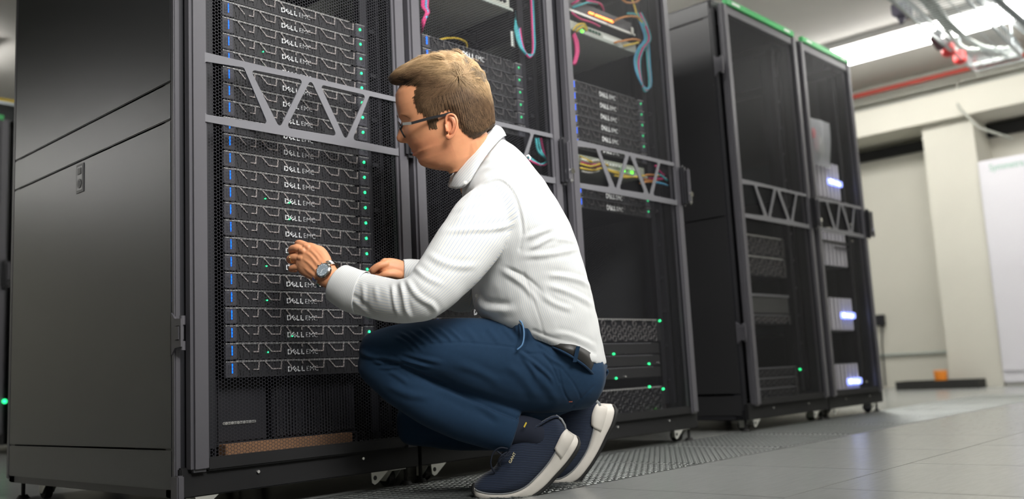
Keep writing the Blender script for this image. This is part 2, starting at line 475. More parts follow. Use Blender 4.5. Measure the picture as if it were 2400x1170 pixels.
def caster(mb_w, mb_f, x, y):
    """returns into two builders: wheel and fork"""
    mb_w.cyl((x - .011, y + .02, .024), (x + .011, y + .02, .024), .024, 16)
    mb_f.box((x - .03, y - .03, ZB - .004), (x + .03, y + .03, ZB))
    for sx in (-1, 1):
        mb_f.add([(x + sx * .015, y - .028, ZB), (x + sx * .015, y + .03, ZB), (x + sx * .015, y + .032, .016), (x + sx * .015, y + .008, .016),
                  (x + sx * .018, y - .028, ZB), (x + sx * .018, y + .03, ZB), (x + sx * .018, y + .032, .016), (x + sx * .018, y + .008, .016)],
                 [(0, 1, 2, 3), (7, 6, 5, 4), (0, 4, 5, 1), (1, 5, 6, 2), (2, 6, 7, 3), (3, 7, 4, 0)])

def cabinet(x0, x1, dl, dr, label, left='open', right='open', handle=True, ydep=DEPTH, truss_on=True, hinge=True, strip=False, y0=YF):
    """dl, dr: inner edges of the door opening"""
    x0 += .001; x1 -= .001
    t = thing('server_cabinet', label, 'server cabinet', ((x0 + x1) / 2, YF, 0), 'server cabinets in the row')
    yb = YF + ydep
    yf = YF + 0.03        # body starts behind the door
    f = MB()
    for x in (x0, x1 - .035):
        for (ya, yc) in ((yf, yf + .05), (yb - .05, yb)):
            f.box((x, ya, ZB), (x + .035, yc, ZT), .003)
        f.box((x, yf, ZB), (x + .035, yb, ZB + .05), .003); f.box((x, yf, ZT - .05), (x + .035, yb, ZT), .003)
    f.box((x0, yf, ZT - .05), (x1, yf + .04, ZT), .003); f.box((x0, yb - .04, ZT - .05), (x1, yb, ZT), .003)
    f.box((x0, yb - .04, ZB), (x1, yb, ZB + .05), .003)
    f.build('frame', M_black, t)
    MB().box((x0 + .003, YF + .012, ZB), (x1 - .003, yf + .03, ZB + .072), .003).build('front_plinth', M_plinth, t)
    sc = MB()
    for fx in (.28, .72):
        sc.cyl((x0 + (x1 - x0) * fx, YF + .006, .095), (x0 + (x1 - x0) * fx, YF + .012, .095), .004, 10)
    sc.build('screw', M_screw, t)
    MB().box((x0 + .002, yf, ZT - .004), (x1 - .002, yb, ZT)).build('roof', M_black, t)
    MB().box((x0 + .035, yf + .05, ZB + .01), (x1 - .035, yb, ZB + .02)).build('base_plate', M_inner, t)
    MB().box((x0 + .035, yb - .012, ZB + .05), (x1 - .035, yb - .004, ZT - .05)).build('rear_door', M_inner, t)
    # mounting rails
    cx = (dl + dr) / 2
    for sx in (-1, 1):
        r = MB()
        rx = cx + sx * .268
        r.box((rx - .015, YF + .075, .16), (rx + .015, YF + .079, 1.98)); r.box((rx + sx * .013, YF + .075, .16), (rx + sx * .015, YF + .12, 1.98))
        r.build('mounting_rail', M_inner, t)
        r = MB()
        r.box((rx - .015, YF + .83, .16), (rx + .015, YF + .834, 1.98))
        r.build('mounting_rail', M_inner, t)
        c = MB()
        cxx = x0 + .035 if sx < 0 else x1 - .05
        c.box((cxx, YF + .09, .16), (cxx + .015, YF + .2, 1.98))
        for k in range(12): c.box((cxx + (.015 if sx < 0 else -.02), YF + .1, .25 + k * .145), (cxx + (.035 if sx < 0 else 0), YF + .112, .262 + k * .145))
        c.build('cable_channel', M_black, t)
    # side panels
    for side, xs, sgn in (('left', x0, -1), ('right', x1, 1)):
        kind = left if side == 'left' else right
        if kind == 'open': continue
        e = .004
        xa, xb = (xs - .004, xs + .002)
        if sgn > 0: xa, xb = xs - .002, xs + .004
        pa, pb = yf + .012, yb - .01
        if kind == 'full':
            zs = [(1.0965, ZT - .01, 'upper_panel'), (.9965, 1.0915, 'middle_panel'), (.171, .9915, 'lower_panel'), (.073, .1665, 'skirt_panel')]
        else:
            zs = [(1.972, ZT - .01, 'upper_panel'), (.996, 1.965, 'middle_panel'), (.173, .9915, 'lower_panel'), (.073, .163, 'skirt_panel')]
        for a, b, nm in zs:
            p = MB().box((xa, pa, a), (xb, pb, b), .0018).build('side_panel', M_panel if kind == 'full' else M_bpanel, t)
            if nm == 'lower_panel' and kind == 'full':
                l = MB()
                ly = 2.735
                l.box((xa - .0022, ly - .026, .898), (xa + .001, ly + .026, .984), .001)
                L = l.build('panel_latch', M_black, p)
                l2 = MB().cyl((xa - .0045, ly, .925), (xa - .0005, ly, .925), .014, 16)
                MB().box((xa - .0030, ly - .019, .905), (xa - .0018, ly + .019, .977), .001).build('latch_plate', M_panel, p)
                l2.box((xa - .0045, ly - .012, .952), (xa - .001, ly + .012, .972), .001)
                l2.box((xa - .0052, ly - .002, .918), (xa - .0040, ly + .002, .932))
                l2.build('latch_button', M_black, p)
    # thin trim post in front of the side panel
    if left == 'full':
        MB().box((x0 - .004, yf - .006, ZB + .01), (x0 + .012, yf + .011, ZT), .003).build('corner_post', M_frame, t)
        MB().box((x0 - .006, yf - .022, ZB - .012), (x0 + .012, yf + .014, ZB + .055), .003).build('corner_foot', M_frame, t)
        MB().box((x0 - .004, yb - .009, ZB + .01), (x0 + .012, yb + .012, ZT), .003).build('corner_post', M_frame, t)
    # casters and feet
    for (x, yy) in ((x0 + .07, YF + .06), (x1 - .07, YF + .06), (x0 + .07, yb - .14), (x1 - .07, yb - .14)):
        w = MB(); g = MB(); caster(w, g, x, yy)
        cf = g.build('caster', M_zinc, t); w.build('wheel', M_rubber, cf)
    for x in (x0 + .040, x1 - .186):        # zinc stabiliser lugs under the front edge
        vs, fs = filled([[(x, .0525), (x + .062, .0525), (x + .022, .022), (x + .012, .018), (x + .003, .024)], [(x + .013 + .006 * math.cos(a_), .037 + .006 * math.sin(a_)) for a_ in [2 * PI * k_ / 12 for k_ in range(12)]]], .003)
        lug = MB().add([(v[0], YF + .010 - v[2], v[1]) for v in vs], fs).build('stabiliser_lug', M_zinc, t)
        MB().cyl((x + .013, YF + .008, .037), (x + .013, YF + .016, .037), .0065, 14).build('bolt', M_rubber, lug)
    for (x, yy) in ((x0 + .028, YF + .045), (x1 - .028, YF + .045), (x0 + .028, yb - .045), (x1 - .028, yb - .045)):
        g = MB(); g.cyl((x, yy, .01), (x, yy, ZB), .006, 10); g.cyl((x, yy, 0), (x, yy, .012), .021, 16, r2=.012)
        g.build('levelling_foot', M_rubber, t)
    # door
    ol, orr = dl - .048, dr + .048
    zb, zt = .112, 2.04
    d = MB()
    def stile(xa, xb): d.box((xa, YF - .012, zb), (xb, YF + .026, zt), .008)
    stile(ol, dl); stile(dr, orr)
    d.box((dl - .003, YF - .006, zt - .05), (dr + .003, YF + .02, zt), .004); MB().box((dl - .003, YF - .004, zb), (dr + .003, YF + .02, zb + .032), .004).build('door_sill', M_plinth, t)  # bottom rail coloured near black for the light fading towards the floor
    door = d.build('door', M_frame, t)
    ps = bpy.data.objects.new('perforated_sheet', perf); COL.objects.link(ps); ps.parent = door
    ps.scale = ((dr - dl) / PW, 1, 1); ps.location = Vector((dl, YF, zb + .03)) - WL[door.name]; stuff(ps)
    ed = MB()
    ed.box((dl - .004, YF - .003, zb + .03), (dl + .004, YF + .003, zt - .03)); ed.box((dr - .004, YF - .003, zb + .03), (dr + .004, YF + .003, zt - .03))
    ed.build('sheet_edge', M_inner, door)
    if truss_on:
        tv, tf = truss(dl, dr); MB().add(tv, tf).build('brace', M_brace, door)
    if handle:
        h = MB(); hx = dr + .046
        h.box((hx - .022, YF - .034, .985), (hx + .014, YF - .010, 1.165), .010)
        ho = h.build('handle', M_black, door)
        h = MB(); h.box((hx + .000, YF - .048, 1.0), (hx + .018, YF - .034, 1.15), .007)
        h.build('handle_lever', M_frame, door)
        h = MB(); h.cyl((hx + .012, YF - .052, 1.035), (hx + .012, YF - .040, 1.035), .011, 14); h.box((hx + .003, YF - .051, .99), (hx + .018, YF - .036, 1.03), .006)
        h.build('lock', M_chrome, door)
    if hinge:
        for zc in (.449, 1.72):
            h = MB()
            prof = [(-.03, zc - .052), (-.012, zc - .036), (.018, zc - .034), (.018, zc + .034), (-.012, zc + .036), (-.03, zc + .052)]
            hx = x0 - .008
            # plate on the side, reaching round the corner to the door edge
            vs = [(hx, yf + .004 - (u + .03) , z) for u, z in prof] + [(hx + .006, yf + .004 - (u + .03), z) for u, z in prof]
            h.add(vs, [(0, 1, 2, 3, 4, 5), (11, 10, 9, 8, 7, 6)] + [(i, (i + 1) % 6, 6 + (i + 1) % 6, 6 + i)[::-1] for i in range(6)])
            h.cyl((hx + .012, YF + .0, zc - .042), (hx + .012, YF + .0, zc - .02), .007, 12)
            h.cyl((hx + .012, YF + .0, zc + .02), (hx + .012, YF + .0, zc + .042), .007, 12)
            h.box((hx - .002, yf - .038, zc - .018), (hx + .012, yf - .016, zc + .018), .002)
            h.build('hinge', M_frame, t)
    if strip:
        s = MB().box((dl - .02, YF - .016, 2.035), (dr + .02, YF + .01, 2.068), .003).build('green_strip', M_green_strip, t)
        for a, b in ((.05, .16), (.86, .95)):
            MB().box((dl + (dr - dl) * a, YF - .0175, 2.046), (dl + (dr - dl) * b, YF - .015, 2.058)).build('strip_print', M_white, t)
    return t

cab1 = cabinet(1.127, 1.893, 1.198, 1.829, 'charcoal server cabinet nearest the camera with full side panel and stacked servers', left='full')
cab2 = cabinet(1.893, 2.655, 1.946, 2.570, 'charcoal server cabinet behind the crouching man, with looped aqua cables inside', hinge=False)
cab3 = cabinet(2.655, 3.443, 2.722, 3.372, 'charcoal server cabinet right of the man with row of orange lights inside', right='full', hinge=False)
cab4 = cabinet(3.862, 4.698, 3.955, 4.625, 'black server cabinet with green top strip and mostly empty dark inside', left='slim', strip=True)
cab5 = cabinet(4.698, 5.415, 4.765, 5.325, 'farthest black server cabinet with striped silver storage units and blue badges', right='full', strip=True, hinge=False)

# ------------------------------------------------------------------ rack servers
SY = YF + 0.070
UP = 0.0469        # unit pitch
def chassis_body(mb, w, h, dep=.72):
    mb.box((-w / 2 + .02, .004, -h / 2 + .001), (w / 2 - .02, dep, h / 2 - .001))
def logo_mesh():
    mb = MB()
    x = 0
    for ch, b, rot in (('D', .0006, 0), ('E', .0006, 38), ('L', .0006, 0), ('L', .0006, 0), (' ', 0, 0), ('E', -.0003, 0), ('M', -.0003, 0), ('C', -.0003, 0)):
        if ch == ' ': x += .0035; continue
        vs, fs = text_mb(ch, .0195, bold=b)
        xs = [v.x for v in vs]; w = max(xs) - min(xs); mx = (max(xs) + min(xs)) / 2; zz = [v.y for v in vs]; mz = (max(zz) + min(zz)) / 2
        c, s = math.cos(math.radians(rot)), math.sin(math.radians(rot))
        mb.add([(x + w / 2 + (v.x - mx) * c - (v.y - mz) * s, -.0030 - v.z, (v.x - mx) * s + (v.y - mz) * c) for v in vs], fs)
        x += w * (1.0 if rot else 1.0) + .0035
    L = x
    mb.v = [(v[0] - L / 2, v[1], v[2]) for v in mb.v]
    return mb
def proto_server(kind='bezel'):
    """1U server, origin at the centre of its front"""
    r = bpy.data.objects.new('rack_server', None); COL.objects.link(r); r.empty_display_size = .03; WL[r.name] = Vector((0, 0, 0))
    w = .49; h = UP - .0015
    mb = MB(); chassis_body(mb, w, h); mb.build('chassis', M_inner, r)
    MB().box((-w / 2 + .03, -.004, h / 2 - .0018), (w / 2 - .055, .3, h / 2 - .0002)).build('lid', M_lid, r)
    MB().box((-w / 2 + .03, -.005, h / 2 - .0046), (w / 2 - .06, .004, h / 2 - .0032)).build('bezel_edge', M_lid, r)
    for sx in (-1, 1):
        e = MB(); xa = sx * w / 2; xb = sx * (w / 2 - .034)
        e.box((xa, -.006, -h / 2 + .001), (xb, .006, h / 2 - .001), .0015)
        for k in range(4): e.box((xa - sx * .006 - sx * k * .003, -.0075, -h / 2 + .008), (xa - sx * .0072 - sx * k * .003, -.0055, h / 2 - .012))
        e = e.build('ear', M_ear, r)
        MB().box((xa, -.0072, h / 2 - .0045), (xb, .004, h / 2 - .0022)).build('ear_edge', M_lid, e)
    b = MB()
    bl, br = -w / 2 + .036, w / 2 - .036
    b.box((bl, -.001, -h / 2 + .001), (br, .004, h / 2 - .003))
    n = 6; per = (br - bl) / n
    b.box((bl, -.004, -h / 2 + .001), (br, .002, -h / 2 + .005))
    # fine honeycomb ribs of the bezel
    for i in range(30):
        x = bl + (br - bl) * (i + .5) / 30; s_ = 1 if i % 2 else -1
        b.bar((x - s_ * .004, -.002, -h / 2 + .005), (x + s_ * .004, -.002, h / 2 - .005), .0012, .002, up=(0, 1, 0))
    bz = b.build('bezel', M_bezel, r)
    l = MB(); z1 = h / 2 - .004; z0 = -.002
    for i in range(n):
        x = bl + per * i + .012
        if i == 2: 
            l.bar((x, -.004, z1), (x + .014, -.004, z0 + .004), .0034, .002, up=(0, 1, 0)); l.bar((x + .05, -.004, z1), (x + .05, -.004, z0 + .012), .004, .002, up=(0, 1, 0)); continue
        l.bar((x, -.004, z1), (x + .022, -.004, z0), .0030, .002, up=(0, 1, 0))
        l.bar((x + (.021 if i else .034), -.004, z0), (x + .050, -.004, z0), .0030, .002, up=(0, 1, 0))
        l.bar((x + .050, -.004, z0 - .001), (x + .052, -.004, z1), .0036, .002, up=(0, 1, 0))
    stuff(l.build('bezel_ribs', M_lattice, r))
    lg = logo_mesh(); lg.v = [(v[0] * 1.05 - .004, v[1] - .002, v[2] - .004) for v in lg.v]; lg.build('logo', M_logo, r)
    MB().box((-w / 2 + .0175, -.0085, -h / 2 + .012), (-w / 2 + .0198, -.0055, h / 2 - .008), .0006).build('status_light', M_blue, r)
    MB().cyl((w / 2 - .018, -.0085, .004), (w / 2 - .018, -.005, .004), .0042, 10).build('power_light', M_green, r)
    for (x, z) in ((-.118, -.004), (-.041, -.008)):
        MB().cyl((x, -.006, z), (x, -.003, z), .0022, 8).build('disk_light', M_green, r)
    return r
SRV = proto_server()
ORD = ['top', 'second', 'third', 'fourth', 'fifth', 'sixth', 'seventh', 'eighth', 'ninth', 'tenth', 'eleventh', 'twelfth', 'thirteenth',
       'fourteenth', 'fifteenth', 'sixteenth', 'seventeenth', 'eighteenth', 'nineteenth', 'twentieth', 'twenty-first', 'twenty-second', 'bottom']
used = []; SRVS = []
def put_server(x, z, label, group, y=SY):
    o = SRV if not used else copy_tree(SRV)
    used.append(o); o.location = (x, y, z); tag(o, label, 'server', group); return o
XS1 = 1.530
zlab = [wy(712, 785, SY).z + .004]
for i in range(23):
    z = zlab[0] + (20 - i) * UP
    nm = ORD[i]
    lab = f'thin black server with blue light bar, {nm} in the nearest cabinet' if i not in (0, 22) else \
        ('topmost thin black server in the nearest cabinet, above the brace' if i == 0 else 'lowest thin black server in the nearest cabinet, above the dark gap')
    s = put_server(XS1, z, lab, 'servers in the nearest cabinet')
    DL = {3: (0,), 4: (0, 1), 9: (), 12: (0, 1), 13: (1,), 15: (1,), 16: (0,), 18: (0,), 20: (1,), 21: (0,)}.get(i, ())
    SRVS.append((s, DL))
# ---- more gear in the cabinets
def yz(px, py, y=SY): p = wy(px, py, y); return p.x, p.z
# nearest cabinet, bottom
t = thing('power_unit', 'dark ridged power unit at the bottom of the nearest cabinet above the cardboard', 'power unit', (1.6, SY, .17))
m = MB(); m.box((1.46, SY + .05, .168), (1.74, SY + .6, .345), .004); body_ = m.build('casing', M_inner, t)
for i in range(26): MB().box((1.468 + i * .0103, SY + .043, .176), (1.473 + i * .0103, SY + .051, .337)).build('fin', M_black, t)
t = thing('shelf_unit', 'low dark appliance with a thin silver edge beside the ridged power unit', 'appliance', (1.36, SY, .17))
MB().box((1.29, SY + .05, .168), (1.44, SY + .5, .335), .004).build('casing', M_inner, t)
MB().box((1.305, SY + .045, .215), (1.405, SY + .052, .2225), .002).build('silver_edge', M_screw, t)
m = MB(); m.box((1.283, SY + .05, .072), (1.287, SY + .5, .168)); m.box((1.74, SY + .05, .072), (1.744, SY + .5, .168)); m.box((1.283, SY + .05, .164), (1.744, SY + .6, .168))
tag(m.build('rack_shelf', M_black, origin=(1.5, SY, .072)), 'black steel shelf carrying the power unit in the nearest cabinet', 'shelf')
m = MB(); m.box((1.29, SY + .005, .073), (1.695, SY + .045, .166), .002)
tag(m.build('cardboard_box', M_card, origin=(1.5, SY, .073)), 'brown cardboard strip lying at the bottom of the nearest cabinet', 'cardboard')

# middle and right cabinets: servers
def run(x, z_top, n, pre, group, start=0):
    for i in range(n):
        put_server(x, z_top - i * UP, f'{ORD[i + start] if i + start else "topmost"} {pre}', group)
XS2 = 2.262; XS3 = 3.035
z2 = yz(1120, 137)[1] + .004
run(XS2, z2, 6, 'thin black server in the cabinet behind the man, upper stack', 'upper servers in the cabinet behind the man')
z2b = yz(1120, 712)[1] - UP / 2
run(XS2, z2b, 4, 'thin black server seen between arm and knee of the man', 'lower servers in the cabinet behind the man')
z3 = yz(1437, 230)[1] + .004
run(XS3, z3, 6, 'thin black server in the upper stack of the cabinet right of the man', 'upper servers in the cabinet right of the man')
z3b = yz(1455, 465)[1] + .004
put_server(XS3, z3b, 'thin black server just below the brace of the cabinet right of the man', 'paired servers below the brace')
put_server(XS3, z3b - UP, 'lower thin black server of the pair below the brace, right of the man', 'paired servers below the brace')
for s_, dl_ in SRVS:      # disk activity lights differ from server to server
    k_i = 0
    for c_ in [c for c in s_.children if c.name.startswith('disk_light')]:
        if k_i not in dl_: bpy.data.objects.remove(c_)
        k_i += 1
for s_ in used[23:]:
    for c_ in [c for c in s_.children if c.name.startswith('disk_light')]: bpy.data.objects.remove(c_)

M_logob = mat('logo_glare_white', (.92, .94, .95), .35); M_ribd = mat('bezel_rib_dim', (.10, .095, .095), .4)  # logo colour carries lamp glare; ribs dimmed where the slanting mesh hides them
for s_ in used[23:]:
    for c_ in s_.children:
        if c_.name.startswith('logo'): c_.scale = (1.08, 1, 1.35)
        if c_.name.startswith('power_light'): c_.material_slots[0].link = 'OBJECT'; c_.material_slots[0].material = mat('green_led_dim', (.01, .2, .05), .3, emit=(.03, .6, .22), estr=1.6)
        if c_.name.startswith('status_light'): c_.scale = (2.6, 1, 1); c_.location.x = -.22635 * (1 - 2.6)
        for pre, mm_ in (('logo', M_logob), ('bezel_ribs', M_ribd), ('lid', M_brace), ('bezel_edge', M_bezel)):
            if c_.name.startswith(pre): c_.material_slots[0].link = 'OBJECT'; c_.material_slots[0].material = mm_
def cable(P, r, m, name, lab, group=None, y=None):
    b = MB(); b.tube([(wy(q[0], q[1], q[2])) for q in catmull(P, 6)], r, 7)
    o = b.build(name, m, origin=wy(*P[0])); tag(o, lab, 'cable', group); return o
def tray(x0, x1, z, h, dep, label, name='network_switch', m=None, edge=None):
    t = thing(name, label, 'network device', ((x0 + x1) / 2, SY, z), None)
    MB().box((x0, SY + .004, z), (x1, SY + dep, z + h), .002).build('casing', m or M_tray, t)
    MB().box((x0 - .012, SY - .002, z), (x1 + .012, SY + .004, z + .009)).build('front_lip', edge or M_trayedge, t)
    return t
def ports(t, x0, x1, z, n, s=.011, m=None):
    for i in range(n):
        x = x0 + (x1 - x0) * i / max(1, n - 1); MB().box((x - s / 2, SY - .003, z - s * .4), (x + s / 2, SY + .006, z + s * .4)).build('port', m or M_inner, t)
# cabinet behind the man: big tray at the top
xr, zr = yz(1197, 25)
t = tray(xr - .47, xr, zr, .085, .62, 'grey-green network chassis at the top of the cabinet behind the man')
MB().box((xr - .43, SY + .10, zr - .0006), (xr - .33, SY + .22, zr + .001)).build('underside_label', M_dkgreen, t)
ports(t, xr - .44, xr - .03, zr + .03, 22)
ports(t, xr - .44, xr - .03, zr + .055, 22, m=M_white)
m = MB(); m.box((xr + .02, SY + .30, zr - .17), (xr + .026, SY + .78, zr - .075)); tag(m.build('side_bracket', M_tray, origin=(xr, SY + .3, zr - .17)), 'grey steel bracket plate inside the cabinet behind the man', 'bracket')
m = MB(); p = wy(1204, 92, SY + .02); m.box((p.x - .012, p.y, p.z - .03), (p.x + .004, p.y + .004, p.z + .03)); tag(m.build('rail_label', M_white, origin=p), 'small white rail label left of the aqua cable loop', 'label')
YC = YF + .055
for k, (dx, mm, nm) in enumerate(((0, M_aqua, 'aqua'), (4, M_sky, 'blue'), (-4, M_aqua, 'aqua'), (7, M_pink, 'magenta'))):
    cable([(1214 + dx, 20, YC + .06), (1212 + dx, 55, YC + .03), (1212 + dx, 75, YC + .02), (1222 + dx * .6, 112, YC), (1240, 131 + dx * .5, YC), (1251 - dx * .3, 118, YC), (1250 - dx * .4, 60, YC), (1247 - dx * .4, -15, YC + .01)],
          .0045, mm, 'patch_cable', ["outer aqua", "blue", "inner aqua", "magenta"][k] + ' patch cable in the hanging loop, cabinet behind the man', 'looped cables behind the man')
for k, (dx, mm, nm) in enumerate(((0, M_pink, 'magenta'), (5, M_sky, 'sky blue'), (-4, M_pink, 'magenta'), (9, M_pink, 'magenta'))):
    cable([(995 + dx, -15, YC + .02), (993 + dx, 15, YC + .01), (1000 + dx * .5, 30, YC), (992 + dx * .6, 60 - abs(dx) * 2, YC), (985, 80, YC + .05)], .0042, mm, 'patch_cable', ["left magenta", "sky blue", "leftmost magenta", "rightmost magenta"][k] + ' patch cable dropping at the left edge, cabinet behind the man', 'left drop cables behind the man')
cable([(1012, 100, SY + .1), (1040, 91, SY + .12), (1070, 90, SY + .14), (1092, 100, SY + .16), (1094, 118, SY + .18)], .004, M_yel, 'patch_cable', 'dull yellow cable arching above the top server behind the man')
for k, (dx, mm, nm) in enumerate(((0, M_aqua, 'aqua'), (6, M_pink, 'magenta'), (-6, M_aqua, 'aqua'))):
    cable([(1262 + dx, 325, YC + .03), (1268 + dx, 355, YC), (1282, 378 + dx * .5, YC), (1266, 386, YC), (1240, 372 + dx * .5, YC + .02), (1215, 358, YC + .06)], .005, mm, 'patch_cable', ["middle aqua", "magenta", "lower aqua"][k] + ' cable knotted behind the brace of the cabinet behind the man', 'cables behind the middle brace')

PT = ['yellow cable arching high over the lime light', 'yellow cable arching low over the lime light', 'aqua cable over the upper left device edge', 'magenta cable at the upper left',
      'magenta cable curling over the orange light row', 'magenta cable sagging under the orange light row', 'orange cable leaving right of the orange light row', 'yellow cable falling from above into the aqua bundle',
      'orange cable arching at the very top edge', 'orange cable right of the white front label', 'yellow cable right of the white front label', 'aqua cable joining the bundle']
PB = ['short yellow cable slanting at the far left', 'upper yellow cable of the left bundle', 'long yellow cable under the left bundle', 'upper magenta cable of the left bundle', 'short magenta cable end in the left bundle',
      'yellow cable sagging below the green lights', 'yellow cable running right of the green lights', 'upper orange cable on the right', 'lower orange cable on the right', 'rust orange cable between the two orange ones',
      'magenta cable slanting down on the right', 'flat magenta cable on the right', 'aqua cable crossing the magenta one on the right', 'blue cable lowest on the right', 'white cable over the left yellow bundle', 'grey cable under the left yellow bundle']
# right-hand cabinet: two network devices at the top
xa, za = yz(1492, 126)
t = tray(xa - .46, xa, za, .043, .60, 'pale green network appliance with white front label, right cabinet top')
MB().box((xa - .46, SY + .001, za + .009), (xa, SY + .004, za + .040)).build('face', M_tray, t)
x_, z_ = yz(1363, 74); MB().cyl((x_, SY - .006, z_), (x_, SY + .002, z_), .006, 12).build('power_light', M_lime, t)
x1_, z1_ = yz(1412, 86); x2_, z2_ = yz(1456, 102)
MB().box((x1_, SY - .002, z1_ - .008), (x2_, SY + .002, z1_ + .008)).build('front_label', M_white, t)
ports(t, xa - .36, xa - .26, za + .026, 6, .012, M_dkgreen)
za2 = yz(1481, 82)[1]; t = tray(xa - .47, xa - .015, za2, .06, .5, 'grey network switch with row of orange lights, right cabinet top', m=mat('dark_grey_casing', (.07, .065, .07), .5), edge=M_zinc)
for i in range(16):
    if i == 3: continue
    x_, z_ = yz(1382 + (1436 - 1382) * i / 15, 30 + 21 * i / 15); MB().cyl((x_, SY - .004, z_), (x_, SY + .003, z_), .0045, 8).build('orange_light', M_orange, t)
x_, z_ = yz(1481, 72); MB().box((x_ - .012, SY - .008, z_ - .02), (x_ + .002, SY, z_ + .012), .002).build('bracket', M_zinc, t)
for k, (dx, mm, nm) in enumerate(((0, M_aqua, 'aqua'), (5, M_pink, 'magenta'), (-5, M_sky, 'blue'), (8, M_aqua, 'aqua'))):
    cable([(1494 + dx, 30, YC + .02), (1508 + dx, 60, YC), (1516 + dx, 92, YC), (1502 + dx, 112, YC), (1492 + dx, 140, YC + .01), (1496 + dx * .6, 175, YC), (1510, 208 + dx * .6, YC), (1524 - dx * .3, 200, YC), (1521 - dx * .4, 150, YC), (1518 - dx * .4, 100, YC + .02)],
          .0046, mm, 'patch_cable', ["inner aqua", "magenta", "blue", "outer aqua"][k] + ' cable in the hanging loop of the cabinet right of the man', 'looped cables in the right cabinet')
for k, (P, mm, nm) in enumerate(([[(1345, 78, YC), (1353, 100, YC), (1354, 125, YC), (1347, 150, YC)], M_pink, 'thick magenta'], [[(1343, 82, YC), (1349, 105, YC), (1350, 128, YC), (1344, 152, YC)], M_pink, 'magenta'])):
    cable(P, .007, mm, 'patch_cable', f'{nm} cable bulging at the left side of the right cabinet', 'magenta cables at the left of the right cabinet')
for k, (P, mm, nm) in enumerate(([[(1343, 72, SY - .01), (1352, 60, SY - .02), (1368, 56, SY - .02), (1376, 68, SY - .01)], M_yel, 'yellow'], [[(1350, 74, SY - .01), (1365, 62, SY - .02), (1375, 72, SY - .02)], M_yel, 'yellow'],
        [[(1342, 18, SY - .01), (1358, 12, SY - .02), (1378, 6, SY - .02), (1400, 8, SY - .01)], M_aqua, 'aqua'], [[(1340, 10, SY), (1350, 4, SY - .02), (1362, -4, SY - .02)], M_pink, 'magenta'],
        [[(1375, 2, SY - .02), (1392, 4, SY - .02), (1408, 10, SY), (1415, 25, SY + .02)], M_pink, 'magenta'], [[(1340, 30, SY - .012), (1360, 44, SY - .016), (1385, 52, SY - .016), (1405, 62, SY - .01)], M_pink, 'magenta'],
        [[(1438, 50, SY - .02), (1455, 42, SY - .03), (1480, 38, SY - .03), (1500, 42, YC)], M_orc, 'orange'], [[(1480, -6, SY), (1488, 18, YC), (1494, 40, YC), (1505, 52, YC)], M_yel, 'yellow'],
        [[(1455, -4, SY), (1470, 6, YC), (1492, 4, YC), (1502, -6, YC)], M_orc, 'orange'], [[(1440, 100, SY - .02), (1460, 96, SY - .02), (1485, 92, YC), (1500, 95, YC)], M_orc, 'orange'], [[(1462, 108, SY - .02), (1480, 104, SY - .02), (1496, 100, YC)], M_yel, 'yellow'],
        [[(1470, 32, SY - .02), (1488, 33, YC), (1503, 45, YC), (1512, 60, YC)], M_aqua, 'aqua'])):
    cable(P, .0045, mm, 'patch_cable', f'{PT[k]}, right cabinet', 'patch cables at the top of the right cabinet')
# patch panel and tangled cables behind the brace of the right cabinet
xw, zw = yz(1478, 408)
t = tray(2.80, 3.27, zw - .005, .044, .35, 'white-green patch switch with yellow cables behind the right brace', m=mat('pale_switch', (.38, .42, .34), .5))
ports(t, 2.98, 3.20, zw + .022, 12, .014, M_white)
for px, py in ((1461, 401), (1480, 405)):
    x_, z_ = yz(px, py); MB().cyl((x_, SY - .006, z_), (x_, SY, z_), .005, 10).build('green_light', M_lime, t)
for k, (P, mm, nm) in enumerate(([[(1359, 366), (1370, 372), (1388, 380)], M_yel, 'yellow'], [[(1360, 384), (1385, 390), (1410, 384), (1425, 388)], M_yel, 'yellow'], [[(1360, 394), (1390, 399), (1412, 394), (1425, 398), (1450, 404)], M_yel, 'yellow'],
        [[(1362, 380), (1390, 386), (1412, 382)], M_pink, 'magenta'], [[(1380, 391), (1400, 390), (1414, 383)], M_pink, 'magenta'], [[(1425, 400), (1450, 408), (1475, 414), (1500, 416)], M_yel, 'yellow'], [[(1440, 412), (1470, 416), (1510, 412)], M_yel, 'yellow'],
        [[(1500, 414), (1520, 410), (1545, 412)], M_orc, 'orange'], [[(1500, 430), (1520, 426), (1550, 430)], M_orc, 'orange'], [[(1510, 420), (1530, 424), (1556, 418)], M_orc, 'rust orange'],
        [[(1536, 388), (1544, 400), (1560, 414)], M_pink, 'magenta'], [[(1520, 418), (1540, 420), (1562, 418)], M_pink, 'magenta'], [[(1535, 408), (1550, 412), (1565, 424)], M_aqua, 'aqua'], [[(1530, 426), (1550, 430), (1568, 436)], M_sky, 'blue'],
        [[(1362, 372), (1380, 378), (1400, 376), (1418, 388)], M_white, 'white'], [[(1364, 402), (1384, 405), (1404, 400)], M_zinc, 'grey'])):
    cable([(q[0], q[1], SY - .012 - .012 * math.sin(k + i_)) for i_, q in enumerate(P)], .0045, mm, 'patch_cable', f'{PB[k]} behind the right cabinet brace', 'tangled cables behind the right brace')

